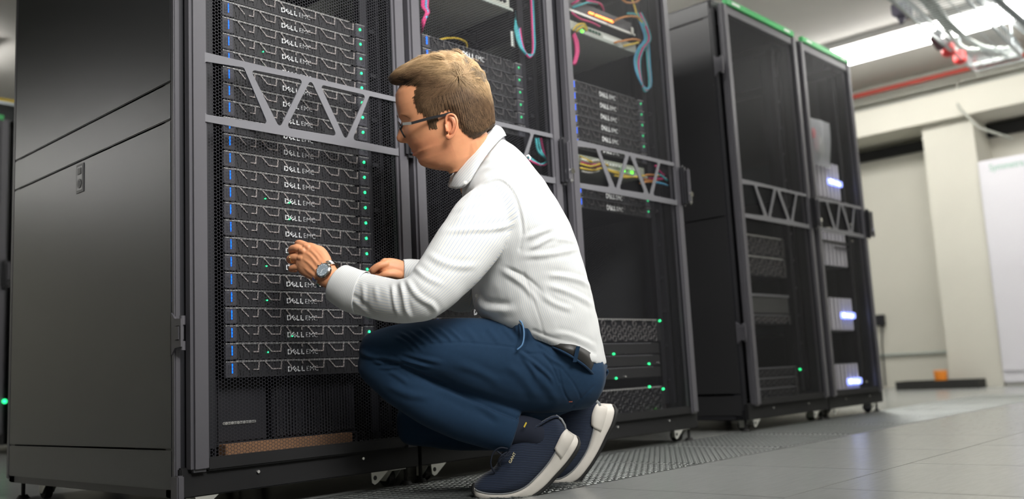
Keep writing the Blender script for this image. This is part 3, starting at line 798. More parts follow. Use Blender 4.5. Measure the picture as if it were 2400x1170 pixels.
# honeycomb faced devices
def hexbox(x0, x1, z0, z1, label, leds=(), y=SY, cell=.034, mm=None, faint=False):
    t = thing('storage_server', label, 'server', ((x0 + x1) / 2, y, z0), 'storage servers with honeycomb fronts')
    MB().box((x0 + .012, y + .006, z0), (x1 - .012, y + .6, z1)).build('chassis', M_inner, t)
    for a_, c_ in ((x0, x0 + .025), (x1 - .025, x1)): MB().box((a_, y - .004, z0), (c_, y + .004, z1)).build('ear', M_bezel, t)
    b = MB(); b.box((x0 + .025, y - .006, z1 - .005), (x1 - .025, y + .004, z1)); b.build('top_edge', M_brace if faint else M_lid, t)
    m_ = mm or M_hexf
    nx = int((x1 - x0 - .05) / cell); nz = max(1, int((z1 - z0) / (cell * .8)))
    for i in range(nx):
        for j in range(nz):
            cx = x0 + .025 + (i + .5) * (x1 - x0 - .05) / nx; cz = z0 + (z1 - z0) * (j + (.62 if i % 2 else .38)) / nz
            if cz > z1 - .012 or cz < z0 + .008: continue
            r = min(cell * .46, (z1 - z0) / nz * .42); g = MB()
            g.tube([(cx + r * math.cos(a), y - .004, cz + r * math.sin(a)) for a in [PI / 3 * k for k in range(6)]], .0022, 4, closed=True, smooth=False)
            g.build('honeycomb_cell', m_, t)
    for px, py, mm_ in leds:
        x_, z_ = yz(px, py, y - .008); MB().cyl((x_, y - .010, z_), (x_, y - .002, z_), .0045, 10).build('status_light', mm_, t)
    return t
M_hexf = mat('honeycomb_grey', (.13, .12, .12), .4)
M_hexd = mat('honeycomb_dark', (.035, .034, .037), .45)
zt_ = yz(1480, 748)[1]; zb_ = yz(1480, 800)[1]
hexbox(2.79, 3.29, zb_, zt_, 'storage server with pale honeycomb front right of the man, above the green lights', [(1547, 752, M_green)])
zs_ = [yz(1480, q)[1] for q in (803, 832, 860, 888)]
for i in range(3):
    t = thing('storage_server', f'{["upper", "middle", "lower"][i]} plain dark storage server with green light below the honeycomb front', 'server', (3.04, SY, zs_[i + 1]), 'plain dark servers right of the man')
    MB().box((2.80, SY, zs_[i + 1] + .003), (3.28, SY + .6, zs_[i] - .002), .002).build('chassis', M_bezel, t)
    MB().box((2.80, SY - .003, zs_[i] - .005), (3.22, SY + .002, zs_[i] - .002)).build('top_edge', M_brace, t)
    for px, py, mm_ in (((1437, 830, M_green), (1462, 828, M_hexd)), ((1520, 853, M_green), (1541, 850, M_screw)), ((1443, 887, M_green), (1464, 883, M_screw)))[i]:
        x_, z_ = yz(px, py); MB().cyl((x_, SY - .006, z_), (x_, SY, z_), .004, 10).build('status_light', mm_, t)
hexbox(2.79, 3.29, yz(1480, 968)[1], yz(1480, 910)[1], 'lowest storage server with honeycomb front and two green lights, right cabinet', [(1523, 907, M_green), (1555, 912, M_green), (1396, 930, M_blue)], mm=M_hexd)
t = thing('drive_unit', 'bottom unit with bright lime light and silver knob, right cabinet', 'server', (3.04, SY, .09), None)
MB().box((2.80, SY, .085), (3.28, SY + .6, yz(1480, 972)[1]), .002).build('chassis', M_bezel, t)
x_, z_ = yz(1543, 967); MB().cyl((x_, SY - .008, z_), (x_, SY, z_), .008, 12).build('lime_light', M_lime, t)
x_, z_ = yz(1561, 970); MB().cyl((x_, SY - .012, z_), (x_, SY, z_), .011, 16).build('knob', M_chrome, t)

# far cabinets
xs4 = (4.03, 4.47)
def f4(py0, py1): return wy(1800, py1, SY).z, wy(1800, py0, SY).z
for i, (a, b, lab) in enumerate(((556, 600, 'dark storage server with honeycomb front, upper of two in the green-topped cabinet'), (604, 648, 'dark storage server with honeycomb front, lower of two in the green-topped cabinet'))):
    z0, z1 = f4(a, b); hexbox(xs4[0] - .02, xs4[1], z0, z1, lab, y=SY, mm=M_hexf, cell=.045)
z0, z1 = f4(690, 735); t = thing('storage_server', 'plain grey-faced server in the middle of the green-topped cabinet', 'server', (4.25, SY, z0), None)
MB().box((xs4[0], SY, z0), (xs4[1], SY + .6, z1), .003).build('chassis', mat('dim_grey_face', (.05, .05, .05), .5), t); MB().box((xs4[0], SY - .006, z1 - .012), (xs4[1], SY + .002, z1)).build('top_edge', M_brace, t)
z0, z1 = f4(738, 760); hexbox(xs4[0], xs4[1], z0, z1, 'thin server with honeycomb front under the grey-faced one, green-topped cabinet', cell=.03, faint=True)
for i in range(4):
    z0, z1 = f4(862 + i * 24, 884 + i * 24); hexbox(xs4[0], xs4[1] + .02, z0, z1, f'{["top", "second", "third", "bottom"][i]} of four thin dark servers low in the green-topped cabinet', [(1876 + i * 2, 866 + i * 24, M_green)] if i in (0, 3) else (), mm=M_hexd, cell=.03, faint=True)
def striped(pyt, pyb, label, badge, dark=False):
    t = thing('storage_array', label, 'storage unit', (5.05, SY, 0), 'striped storage units in the far cabinet')
    za, zb = wy(1960, pyb, SY).z, wy(1960, pyt, SY).z
    x0, x1 = 4.865, 5.26
    MB().box((x0, SY + .012, za), (x1, SY + .6, zb), .004).build('chassis', mat('teal_grey_face', (.035, .045, .05), .5), t)
    n = 8
    for i in range(n):
        xx = x0 + (x1 - x0) * i / n
        g = MB(); g.box((xx + .002, SY - .004, za + .002), (xx + (x1 - x0) / n * .52, SY + .012, zb - .002), .004)
        g.build('silver_rib', M_silver, t)
    if badge:
        g = MB(); xb = x0 + (x1 - x0) * .52; zc = za + (zb - za) * .46
        g.box((xb, SY - .014, zc - .018), (x1 - .004, SY - .003, zc + .018), .006); bo_ = g.build('lit_badge', M_badge, t)
        vs, fs = text_mb('NetApp', .027); g = MB(); g.add([(xb + .052 + v.x, SY - .0145 - v.z * .1, zc - .009 + v.y) for v in vs], fs); g.build('badge_lettering', M_white_led, bo_)
        g = MB(); g.box((xb + .016, SY - .0152, zc - .010), (xb + .022, SY - .014, zc + .010)); g.box((xb + .034, SY - .0152, zc - .010), (xb + .040, SY - .014, zc + .010)); g.box((xb + .016, SY - .0152, zc + .004), (xb + .040, SY - .014, zc + .010)); g.build('badge_mark', M_white_led, bo_)
    else:
        MB().box((x0, SY - .008, zb - (zb - za) * .34), (x1, SY + .002, zb - (zb - za) * .28)).build('cross_band', M_bezel, t)
        MB().box((x0 + .21, SY - .010, za + (zb - za) * .52), (x1 - .005, SY - .004, za + (zb - za) * .56)).build('dark_lettering', M_bezel, t)
    return t
striped(386, 470, 'silver striped storage unit with lit blue badge, right below the plastic bag', True)
striped(545, 625, 'silver striped storage unit without a lit badge, just below the far brace', False)
striped(697, 776, 'silver striped storage unit with lit blue badge, middle height of the far cabinet', True)
striped(853, 936, 'silver striped storage unit with lit blue badge, lowest in the far cabinet', True)
# ------------------------------------------------------------------ things beyond the cabinets
# wire cable tray under the ceiling
t = thing('cable_tray', 'galvanised wire basket cable tray hanging under the ceiling light', 'cable tray', (7.2, 1.95, 2.60))
ty0, ty1, tz = 1.83, 2.21, 2.67
M_wire = mat('tray_steel', (.30, .33, .34), .35, .7)
for (y_, w_) in ((ty1, .010), (ty0, .010)):
    b = MB()
    for z_ in (tz, tz + .10): b.bar((5.4, y_, z_), (8.30, y_, z_), .016, .016)
    for i in range(30): b.bar((5.4 + i * .1, y_, tz), (5.4 + i * .1, y_, tz + .10), .007, .007, up=(1, 0, 0))
    b.build('side_rail', M_wire, t)
for i in range(44):
    b = MB(); x_ = 6.25 + i * .05; b.bar((x_, ty0, tz), (x_, ty1, tz), .006, .006); b.build('cross_wire', M_wire, t)
b = MB()
for k in range(1, 5): b.bar((5.4, ty0 + k * .096, tz - .004), (8.35, ty0 + k * .096, tz - .004), .006, .006)
b.build('long_wires', M_wire, t)['kind'] = 'stuff'
b = MB()
for x_ in (6.0, 8.0):
    for y_ in (ty0, ty1): b.cyl((x_, y_, tz), (x_, y_, CEIL), .006, 8)
b.build('hanger_rods', M_wire, t)['kind'] = 'stuff'
for i, x_ in enumerate((7.95, 8.12)):
    pass
b = MB(); b.box((8.24, ty0 + .02, tz + .006), (8.34, ty1 - .02, tz + .03), .006); tag(b.build('end_plate', M_white, origin=(8.3, 1.95, tz)), 'white plastic trunking piece at the far end of the cable tray', 'trunking')
for i, (x_, y_) in enumerate(((7.5, 2.12), (7.2, 2.06), (7.7, 2.09))):
    b = MB(); b.tube([Vector(q) for q in catmull([(5.6 + i * .1, y_, tz + .03), (6.4, y_ - .04, tz + .03), (7.2, y_, tz + .035), (7.8, y_ + .03 - i * .04, tz + .04), (8.0 + i * .1, y_ - .15, tz + .035), (8.1 + i * .08, 1.88, tz + .04)], 6)], .016, 8)
    tag(b.build('white_cable', M_white, origin=(x_, y_, tz)), ['white cable curving along the tray', 'white cable bent across the tray end', 'white cable lying over the tray middle'][i], 'cable', 'white cables in the tray')
for i, (px, py, lab) in enumerate(((2222, 118, 'red power socket hanging below the cable tray, left of the pair'), (2250, 136, 'red power socket hanging below the cable tray, nearest its far end'))):
    p = wy(px, py, ty1 + .06); s = thing('red_socket', lab, 'socket', p, 'red sockets under the tray')
    m = MB(); m.cyl(p + Vector((0, 0, .05)), p + Vector((0, 0, -.02)), .048, 16, r2=.052); m.ball(p + Vector((0, 0, -.02)), .052, 14, 8, (1, 1, .7)); m.build('cap', M_red, s)
    m = MB(); m.box(p + Vector((-.04, -.05, .045)), p + Vector((.05, .03, .10)), .01); m.build('mount', M_zinc, s)
p = wy(2198, 98, ty1 + .05); s = thing('dark_socket', 'dark maroon socket hanging below the cable tray beside the red ones', 'socket', p)
m = MB(); m.cyl(p + Vector((-.05, 0, .02)), p + Vector((.06, 0, -.02)), .042, 16); m.build('cap', mat('maroon_plastic', (.10, .03, .05), .4), s)
m = MB(); m.box(p + Vector((-.03, -.03, .03)), p + Vector((.04, .03, .09)), .01); m.build('mount', M_wire, s)
p = wy(2112, 28, ty1 + .1); s = thing('junction_box', 'dark purple-grey box fixed beside the cable tray', 'junction box', p)
m = MB(); m.box(p + Vector((-.07, -.05, -.04)), p + Vector((.10, .05, .06)), .012); m.build('box', mat('purple_grey', (.10, .09, .13), .5), s)
m = MB(); m.cyl(p + Vector((0, 0, -.04)), p + Vector((-.02, .0, -.09)), .03, 12, r2=.015); m.build('gland', MATS['purple_grey'], s)
# slotted steel channel beside the tray
t = thing('slotted_channel', 'slotted steel channel running beside the wire tray at the upper right', 'cable tray', (7.2, 1.45, 2.62))
vs, fs = filled([[(5.4, 0), (8.9, 0), (8.9, .09), (5.4, .09)]] + [rounded([(5.5 + k * .075, .03), (5.5 + k * .075 + .045, .03), (5.5 + k * .075 + .045, .06), (5.5 + k * .075, .06)], .012, 3) for k in range(44)], .004)
MB().add([(v[0], 1.72 + v[2], 2.66 + v[1]) for v in vs], fs).build('web', M_wire, t)
MB().box((5.4, 1.68, 2.745), (8.9, 1.72, 2.750)).build('flange', M_wire, t)
# the tray runs a few degrees off the cabinets' line
for o_ in [o for o in COL.objects if o.parent is None and (o.name.startswith(('cable_tray', 'white_cable', 'end_plate')))]:
    c_ = Vector((7.2, 1.95, 0)); M_ = Matrix.Translation(c_) @ Matrix.Rotation(.06, 4, 'Z') @ Matrix.Translation(-c_)
    o_.matrix_world = M_ @ Matrix.Translation(o_.location)
# pipes along the end wall
for (z_, r_, x_, mm, nm, lab, cat) in ((2.895, .022, 9.05, M_redpipe, 'red_pipe', 'red sprinkler pipe running below the ceiling along the end wall', 'pipe'),
                                  (2.86, .013, 9.12, M_conduit, 'conduit', 'upper thin grey conduit below the red pipe', 'conduit'), (2.825, .013, 9.12, M_conduit, 'conduit', 'lower thin grey conduit below the red pipe', 'conduit')):
    tt = thing(nm, lab, cat, (x_, 2.5, z_), 'pipes along the end wall')
    MB().cyl((x_, -2.5, z_), (x_, 8, z_), r_, 12).build('pipe', mm, tt)
    m = MB()
    for y_ in (0.2, 2.45, 4.4): m.box((x_ - .01, y_ - .015, z_), (x_ + .01, y_ + .015, z_ + .035 if mm is not M_redpipe else CEIL)); m.cyl((x_, y_ - .02, z_), (x_, y_ + .02, z_), r_ * 1.35, 12)
    m.build('clip', mm, tt)['kind'] = 'stuff'
m = MB(); m.tube([(9.0, 2.60, 2.80), (8.93, 2.62, 2.60), (8.88, 2.58, 2.50), (8.93, 2.45, 2.30), (8.95, 2.2, 2.15)], .012, 8)
tag(m.build('hanging_cable', M_conduit, origin=(8.9, 2.4, 2.3)), 'thin grey cable sagging from the soffit beside the pier', 'cable')
# low conduit on the wall
m = MB(); m.tube([(XW - .02, 4.6, .325), (XW - .02, 3.02, .325), (XW - .02, 3.0, .30), (XW - .02, 3.0, .02)], .014, 8)
tag(m.build('wall_conduit', mat('pale_green_conduit', (.42, .46, .42), .5), origin=(XW, 3.5, 0)), 'pale conduit low on the end wall bending down to the floor', 'conduit')
m = MB(); p = wx(2069, 752, XW); m.box((XW - .06, p.y - .03, p.z - .05), (XW - .001, p.y + .05, p.z + .06), .006)
s = thing('wall_socket', 'black outlet box on the end wall beside the far cabinet', 'outlet', (XW, p.y, p.z)); m.build('box', M_inner, s)
m = MB(); m.tube([(XW - .03, p.y, p.z - .05), (XW - .04, p.y + .02, p.z - .25), (XW - .03, p.y + .03, .02)], .008, 6); m.build('lead', M_inner, s)
# white cabinet
t = thing('white_cabinet', 'tall white metal power cabinet with green lettering at the right edge', 'cabinet', (9.2, 1.9, 0))
cz = wx(2300, 378, 8.98).z
MB().box((8.98, 1.18, .03), (XW - .01, 2.515, cz), .008).build('body', M_fridge, t)
MB().box((8.965, 1.20, .13), (8.98, 2.505, cz - .015), .006).build('door', M_fridge, t)
MB().box((9.0, 1.20, 0), (XW - .03, 2.51, .03)).build('plinth', M_zinc, t)
MB().box((8.962, 1.26, .9), (8.967, 1.29, 1.1), .002).build('handle', M_zinc, t)
vs, fs = text_mb('Symmetra', .085)
MB().add([(8.963 - v.z, 2.42 - v.x * .82, cz - .105 + v.y) for v in vs], fs).build('lettering', mat('green_print', (.25, .52, .38), .5), t)
# black board with an orange cup
t = thing('floor_board', 'flat black board lying on the floor against the pier', 'board', (8.9, 3.0, 0))
MB().box((8.72, 2.66, .0), (8.98, 3.36, .022), .003).build('base', M_pallet, t)
m = MB(); m.box((8.72, 2.66, .022), (8.74, 3.36, .075), .003); m.box((8.96, 2.66, .022), (8.98, 3.36, .075), .003); m.box((8.74, 2.66, .022), (8.96, 2.68, .075)); m.box((8.74, 3.34, .022), (8.96, 3.36, .075))
m.build('rim', M_pallet, t)
t = thing('orange_cup', 'small orange translucent tub standing on the black board', 'tub', (8.82, 2.985, .024))
m = MB(); m.cyl((8.82, 2.985, .024), (8.82, 2.985, .155), .048, 20, r2=.058); m.build('tub', M_oran, t)
m = MB(); m.cyl((8.82, 2.985, .155), (8.82, 2.985, .168), .060, 20); m.build('lid', mat('peach_lid', (.85, .45, .25), .4), t)
# cabinet row in the rear aisle glimpsed at the left edge
o = copy_tree(cab4); o.location = o.location + Vector((1.25 - 3.862, 3.95, 0)); tag(o, 'dark server cabinet in the rear row, glimpsed past the nearest cabinet at the left edge', 'server cabinet', 'server cabinets in the row')
o2 = copy_tree(cab2); o2.location = o2.location + Vector((2.10 - 1.893, 3.95, 0)); tag(o2, 'second dark server cabinet in the rear row, hidden mostly behind the nearest cabinet', 'server cabinet', 'server cabinets in the row')
for (px, py, mm, lab) in ((10, 941, M_green, 'green indicator light low in the rear row cabinet'),):
    p = wy(px, py, 6.08); m = MB(); m.cyl(p, p - Vector((0, .01, 0)), .012, 12); tag(m.build('indicator_light', mm, origin=p), lab, 'light')
t = thing('overhead_tray', 'cable tray with coloured cables above the rear row at the left edge', 'cable tray', (2.2, 6.3, 2.15))
MB().box((1.2, 6.1, 2.14), (3.4, 6.5, 2.16)).build('tray', M_wire, t)
for k, mm in enumerate((M_yel, M_sky, M_aqua, M_white, M_pink)):
    m = MB(); m.tube([(1.3 + .2 * j, 6.15 + k * .06 + .02 * math.sin(j + k), 2.19 + .02 * math.sin(j * 1.3 + k)) for j in range(11)], .018, 7); m.build('cable', mm, t)
# plastic bag of spares (built as crumpled clear film)
t = thing('plastic_bag', 'clear plastic bag of spare parts hanging above the top striped unit', 'bag', wy(1920, 330, SY - .03))
def sheet(off, bul):
    rows = []
    for j in range(11):
        r = []
        for i in range(13):
            u, w_ = i / 12, j / 10
            p = wy(1897 + 46 * u + 3 * w_, 275 + 14 * u + 106 * w_, SY - .03); p.y += off + bul * math.sin(PI * u) * math.sin(PI * w_) + .004 * math.sin(9 * u + 5 * w_); r.append(p)
        rows.append(r)
    return strip_mesh(rows)
m = MB(); vs, fs = sheet(-.004, -.03); m.add(vs, fs, True); vs, fs = sheet(.004, .02); m.add(vs, fs, True); m.build('film', M_bag, t)
for i, (px, py, r_, mm, nm) in enumerate(((1908, 318, .035, mat('faded_red', (.50, .16, .18), .5), 'red_part'), (1922, 345, .05, mat('pale_part', (.55, .55, .50), .5), 'pale_part'), (1912, 340, .03, MATS['faded_red'], 'red_part'))):
    p = wy(px, py, SY - .035); m = MB(); m.ball(p, r_, 12, 8, (1, .35, 1.3)); m.build(nm, mm, t)
# ================================================================== the crouching man
CAMR, CAMD, CAMF = [Vector(CR[:, i]) for i in range(3)]
def pxm(n, d): return n * d / CF
class Loft:
    """stack of oval sections given in photo-plane terms: centre px,py, depth, in-plane radius (px), depth radius (m)"""
    def __init__(s, st, n=28, sub=6, e=2.0, caps=(1, 1)):
        S = catmull(st, sub); s.S = S
        C = [wp(q[0], q[1], q[2]) for q in S]
        vs = []; N = len(C); s.C = C; s.N = []; s.B = []; s.ri = []; s.rd = []
        for i in range(N):
            t = (C[min(i + 1, N - 1)] - C[max(i - 1, 0)]).normalized()
            nn = t.cross(CAMF).normalized(); bb = nn.cross(t).normalized()
            if bb.dot(CAMF) < 0: bb = -bb
            s.N.append(nn); s.B.append(bb)
            s.ri.append(pxm(S[i][3], S[i][2])); s.rd.append(S[i][4])
        rows = []
        def ring(c, nn, bb, a, b):
            r = []
            for k in range(n):
                th = 2 * PI * k / n; cc, ss = math.cos(th), math.sin(th)
                f = lambda v: math.copysign(abs(v) ** (2 / e), v)
                r.append(c + nn * f(cc) * a + bb * f(ss) * b)
            return r
        t0 = (C[0] - C[1]).normalized(); t1 = (C[-1] - C[-2]).normalized()
        if caps[0]:
            for ph in (80, 55, 28):
                k = math.cos(math.radians(ph)); h = math.sin(math.radians(ph)) * min(s.ri[0], s.rd[0]) * caps[0]
                rows.append(ring(C[0] + t0 * h, s.N[0], s.B[0], s.ri[0] * k, s.rd[0] * k))
        for i in range(N): rows.append(ring(C[i], s.N[i], s.B[i], s.ri[i], s.rd[i]))
        if caps[1]:
            for ph in (28, 55, 80):
                k = math.cos(math.radians(ph)); h = math.sin(math.radians(ph)) * min(s.ri[-1], s.rd[-1]) * caps[1]
                rows.append(ring(C[-1] + t1 * h, s.N[-1], s.B[-1], s.ri[-1] * k, s.rd[-1] * k))
        s.v = [p for r in rows for p in r]; M = len(rows)
        s.f = [(i * n + k, i * n + (k + 1) % n, (i + 1) * n + (k + 1) % n, (i + 1) * n + k) for i in range(M - 1) for k in range(n)]
        s.f += [tuple(range(n - 1, -1, -1)), tuple(range((M - 1) * n, M * n))]
def pair_loft(pairs, n=36, sub=6, e=2.2):
    """sections from front px point, back px point, centre depth, half width (m)"""
    L = Loft.__new__(Loft)
    S = catmull(pairs, sub); rows = []
    L.C = []; L.N = []; L.B = []; L.ri = []; L.rd = []
    for q in S:
        F = wp(q[0], q[1], q[4]); B = wp(q[2], q[3], q[4]); c = (F + B) / 2; h = (B - F) / 2
        L.C.append(c); L.N.append(h.normalized()); L.B.append(CAMF.copy()); L.ri.append(h.length); L.rd.append(q[5])
        r = []
        for k in range(n):
            th = 2 * PI * k / n; cc, ss = math.cos(th), math.sin(th)
            f = lambda v: math.copysign(abs(v) ** (2 / e), v)
            r.append(c + h * f(cc) + CAMF * f(ss) * q[5])
        rows.append(r)
    L.v = [p for r in rows for p in r]; M = len(rows)
    L.f = [(i * n + k, i * n + (k + 1) % n, (i + 1) * n + (k + 1) % n, (i + 1) * n + k) for i in range(M - 1) for k in range(n)]
    L.f += [tuple(range(n - 1, -1, -1)), tuple(range((M - 1) * n, M * n))]
    return L
def blob(parts, voxel, it=6, fac=.5):
    mb = MB()
    for p in parts: mb.add(p.v, p.f, True)
    me = bpy.data.meshes.new('b'); me.from_pydata(mb.v, [], mb.f)
    bm = bmesh.new(); bm.from_mesh(me); bmesh.ops.recalc_face_normals(bm, faces=bm.faces); bm.to_mesh(me); bm.free()
    o = bpy.data.objects.new('b', me); COL.objects.link(o)
    r = o.modifiers.new('r', 'REMESH'); r.mode = 'VOXEL'; r.voxel_size = voxel
    if it:
        s = o.modifiers.new('s', 'SMOOTH'); s.factor = fac; s.iterations = it
    dg = bpy.context.evaluated_depsgraph_get(); dg.update()
    out = bpy.data.meshes.new_from_object(o.evaluated_get(dg))
    bpy.data.objects.remove(o); bpy.data.meshes.remove(me)
    out.polygons.foreach_set('use_smooth', [True] * len(out.polygons))
    return out
def getv(me):
    a = np.empty(len(me.vertices) * 3); me.vertices.foreach_get('co', a); return a.reshape(-1, 3)
def getn(me):
    a = np.empty(len(me.vertices) * 3); me.vertex_normals.foreach_get('vector', a); return a.reshape(-1, 3)
def setv(me, v): me.vertices.foreach_set('co', v.ravel()); me.update()
def polydist(X, Y, P):
    """distance to a polyline and 0..1 position along it"""
    P = np.array(P, float); best = np.full(X.shape, 1e9); par = np.zeros(X.shape)
    seg = np.linalg.norm(P[1:] - P[:-1], axis=1); tot = seg.sum(); acc = 0
    for i in range(len(P) - 1):
        d = P[i + 1] - P[i]; L = seg[i]
        t = np.clip(((X - P[i, 0]) * d[0] + (Y - P[i, 1]) * d[1]) / (L * L), 0, 1)
        dd = np.hypot(X - P[i, 0] - t * d[0], Y - P[i, 1] - t * d[1])
        m = dd < best; best[m] = dd[m]; par[m] = (acc + t[m] * L) / tot; acc += L
    return best, par
def crease(me, lines, zmax=None):
    """lines: (polyline px, width px, height m, tapered?); raised folds / pressed seams on the side facing the aisle"""
    v = getv(me); n = getn(me); X, Y, Z = topx(v)
    cam = np.array([0, 0, CH]) - v; cam /= np.linalg.norm(cam, axis=1)[:, None]
    face = np.clip((n * cam).sum(1) * 1.6 + .25, 0, 1)
    if zmax is not None: face *= (Z < zmax)
    D = np.zeros(len(v))
    for P, w, h, tp in lines:
        if len(P) > 2: P = [tuple(q) for q in catmull(P, 4)]
        d, t = polydist(X, Y, P)
        prof = np.exp(-(d / w) ** 2)
        if h > 0: prof = prof - .45 * np.exp(-((d - 1.9 * w) / (1.0 * w)) ** 2)
        if tp: prof = prof * np.clip(np.sin(PI * np.clip(t, .02, .98)) * 1.5, 0, 1)
        D += prof * h
    setv(me, v + n * (D * face)[:, None])
def jiggle(me, amp, sc, seed=0):
    v = getv(me); n = getn(me)
    q = [noise.noise(Vector(p) * sc + Vector((seed, 0, 0))) for p in v]
    setv(me, v + n * (np.array(q) * amp)[:, None])

# ---- person root
man = thing('person', 'crouching man in white striped shirt, navy trousers and glasses reaching into the nearest cabinet', 'person', tuple(Vector((1.95, 1.8, 0))))

# ---- shirt
torso = pair_loft([(1085, 425, 1178, 325, 2.56, .075), (1082, 448, 1215, 352, 2.56, .13), (1086, 485, 1255, 398, 2.56, .19), (1090, 530, 1300, 462, 2.56, .212),
                   (1096, 580, 1338, 532, 2.56, .21), (1102, 630, 1363, 605, 2.56, .195), (1106, 680, 1384, 680, 2.56, .185), (1116, 730, 1400, 745, 2.56, .18),
                   (1160, 762, 1411, 800, 2.57, .178), (1215, 776, 1417, 832, 2.58, .178), (1246, 783, 1420, 852, 2.59, .178)])
ST_ARM = [(1166, 478, 2.42, 62, .062), (1132, 520, 2.39, 76, .072), (1088, 585, 2.34, 76, .066), (1040, 645, 2.30, 68, .060), (992, 694, 2.27, 58, .056),
          (935, 706, 2.29, 52, .052), (885, 698, 2.33, 51, .048), (842, 686, 2.36, 50, .044), (806, 670, 2.385, 46, .040)]
armL = Loft(ST_ARM, caps=(.8, .2))
armR = Loft([(1190, 470, 2.71, 60, .06), (1150, 560, 2.74, 62, .06), (1105, 660, 2.76, 52, .05), (1080, 690, 2.76, 44, .046), (1020, 668, 2.73, 38, .042), (965, 640, 2.70, 30, .036)])
shirt = blob([torso, armL, armR], .0045, 10)
W = 1e-3
crease(shirt, [
    # sleeve: long fold over the upper arm, elbow folds, inner elbow crush
    ([(1042, 545), (1100, 539), (1160, 536), (1212, 522)], 6, 4.5 * W, 1), ([(1000, 592), (1030, 612), (1075, 624), (1120, 622)], 7, 3.5 * W, 1),
    ([(968, 622), (1000, 650), (1040, 668)], 6, 3 * W, 1), ([(950, 650), (975, 690), (1010, 715), (1030, 735)], 6, 4 * W, 1),
    ([(938, 655), (945, 690), (952, 725), (965, 752)], 5, 4.5 * W, 1), ([(918, 662), (922, 700), (935, 745)], 4, 3 * W, 1),
    ([(928, 665), (932, 700)], 3, -3 * W, 1), ([(1005, 700), (1020, 725), (1014, 748)], 6, 3 * W, 1), ([(850, 660), (853, 700), (850, 725)], 5, 2 * W, 1),
    ([(818, 690), (840, 700), (870, 728)], 4, -3 * W, 1), ([(822, 700), (850, 725), (880, 750)], 4, 2.5 * W, 1), ([(880, 668), (884, 710)], 5, 1.6 * W, 1),
    ([(1090, 470), (1110, 455), (1150, 455)], 5, 2.2 * W, 1), ([(1072, 500), (1100, 480), (1140, 470)], 6, 2.5 * W, 1), ([(1060, 520), (1090, 505), (1125, 500)], 6, 2.0 * W, 1),
    # armhole seam
    ([(1112, 448), (1140, 430), (1172, 424), (1202, 452), (1218, 500), (1224, 545), (1218, 585)], 3.2, -3.2 * W, 0),
    ([(1122, 440), (1150, 424), (1178, 421), (1210, 452), (1226, 500), (1231, 545)], 3.0, 1.6 * W, 0),
    # shoulder / yoke folds
    ([(1130, 385), (1165, 368), (1205, 362)], 5, 3 * W, 1), ([(1128, 402), (1170, 386), (1215, 384)], 5, 3.0 * W, 1), ([(1130, 365), (1160, 352), (1190, 348)], 4, 2 * W, 1),
    ([(1190, 433), (1215, 410), (1245, 385)], 2.2, -1.6 * W, 0),
    # torso: drag folds at the underarm and small of the back
    ([(1228, 560), (1262, 545), (1300, 530)], 6, 3.5 * W, 1), ([(1240, 585), (1270, 568), (1302, 552)], 5, 3 * W, 1),
    ([(1218, 600), (1270, 598), (1330, 588), (1368, 580)], 6, 3.2 * W, 1), ([(1180, 625), (1215, 640), (1245, 660), (1275, 690)], 4, -4 * W, 1), ([(1172, 632), (1205, 652), (1235, 676), (1262, 712)], 6, 3.2 * W, 1),
    ([(1280, 645), (1320, 648), (1365, 660), (1395, 682)], 6, 4.5 * W, 1), ([(1278, 668), (1320, 680), (1365, 700), (1398, 722)], 6, 4.2 * W, 1), ([(1270, 690), (1300, 712), (1345, 728)], 6, 3.2 * W, 1),
    ([(1118, 668), (1130, 700), (1165, 710), (1200, 716)], 7, -5 * W, 1), ([(1112, 690), (1130, 722), (1170, 728), (1215, 724)], 9, 4 * W, 1),
    ([(1228, 640), (1245, 690), (1262, 740), (1275, 785)], 2.4, -2.0 * W, 0), ([(1300, 560), (1330, 562), (1358, 570)], 5, 2 * W, 1),
    ([(1250, 775), (1300, 794), (1350, 806), (1395, 828)], 4, -3 * W, 0), ([(1290, 780), (1330, 784), (1370, 800), (1400, 815)], 5, 2.5 * W, 1),
], zmax=2.62)
jiggle(shirt, .0022, 22, 3)
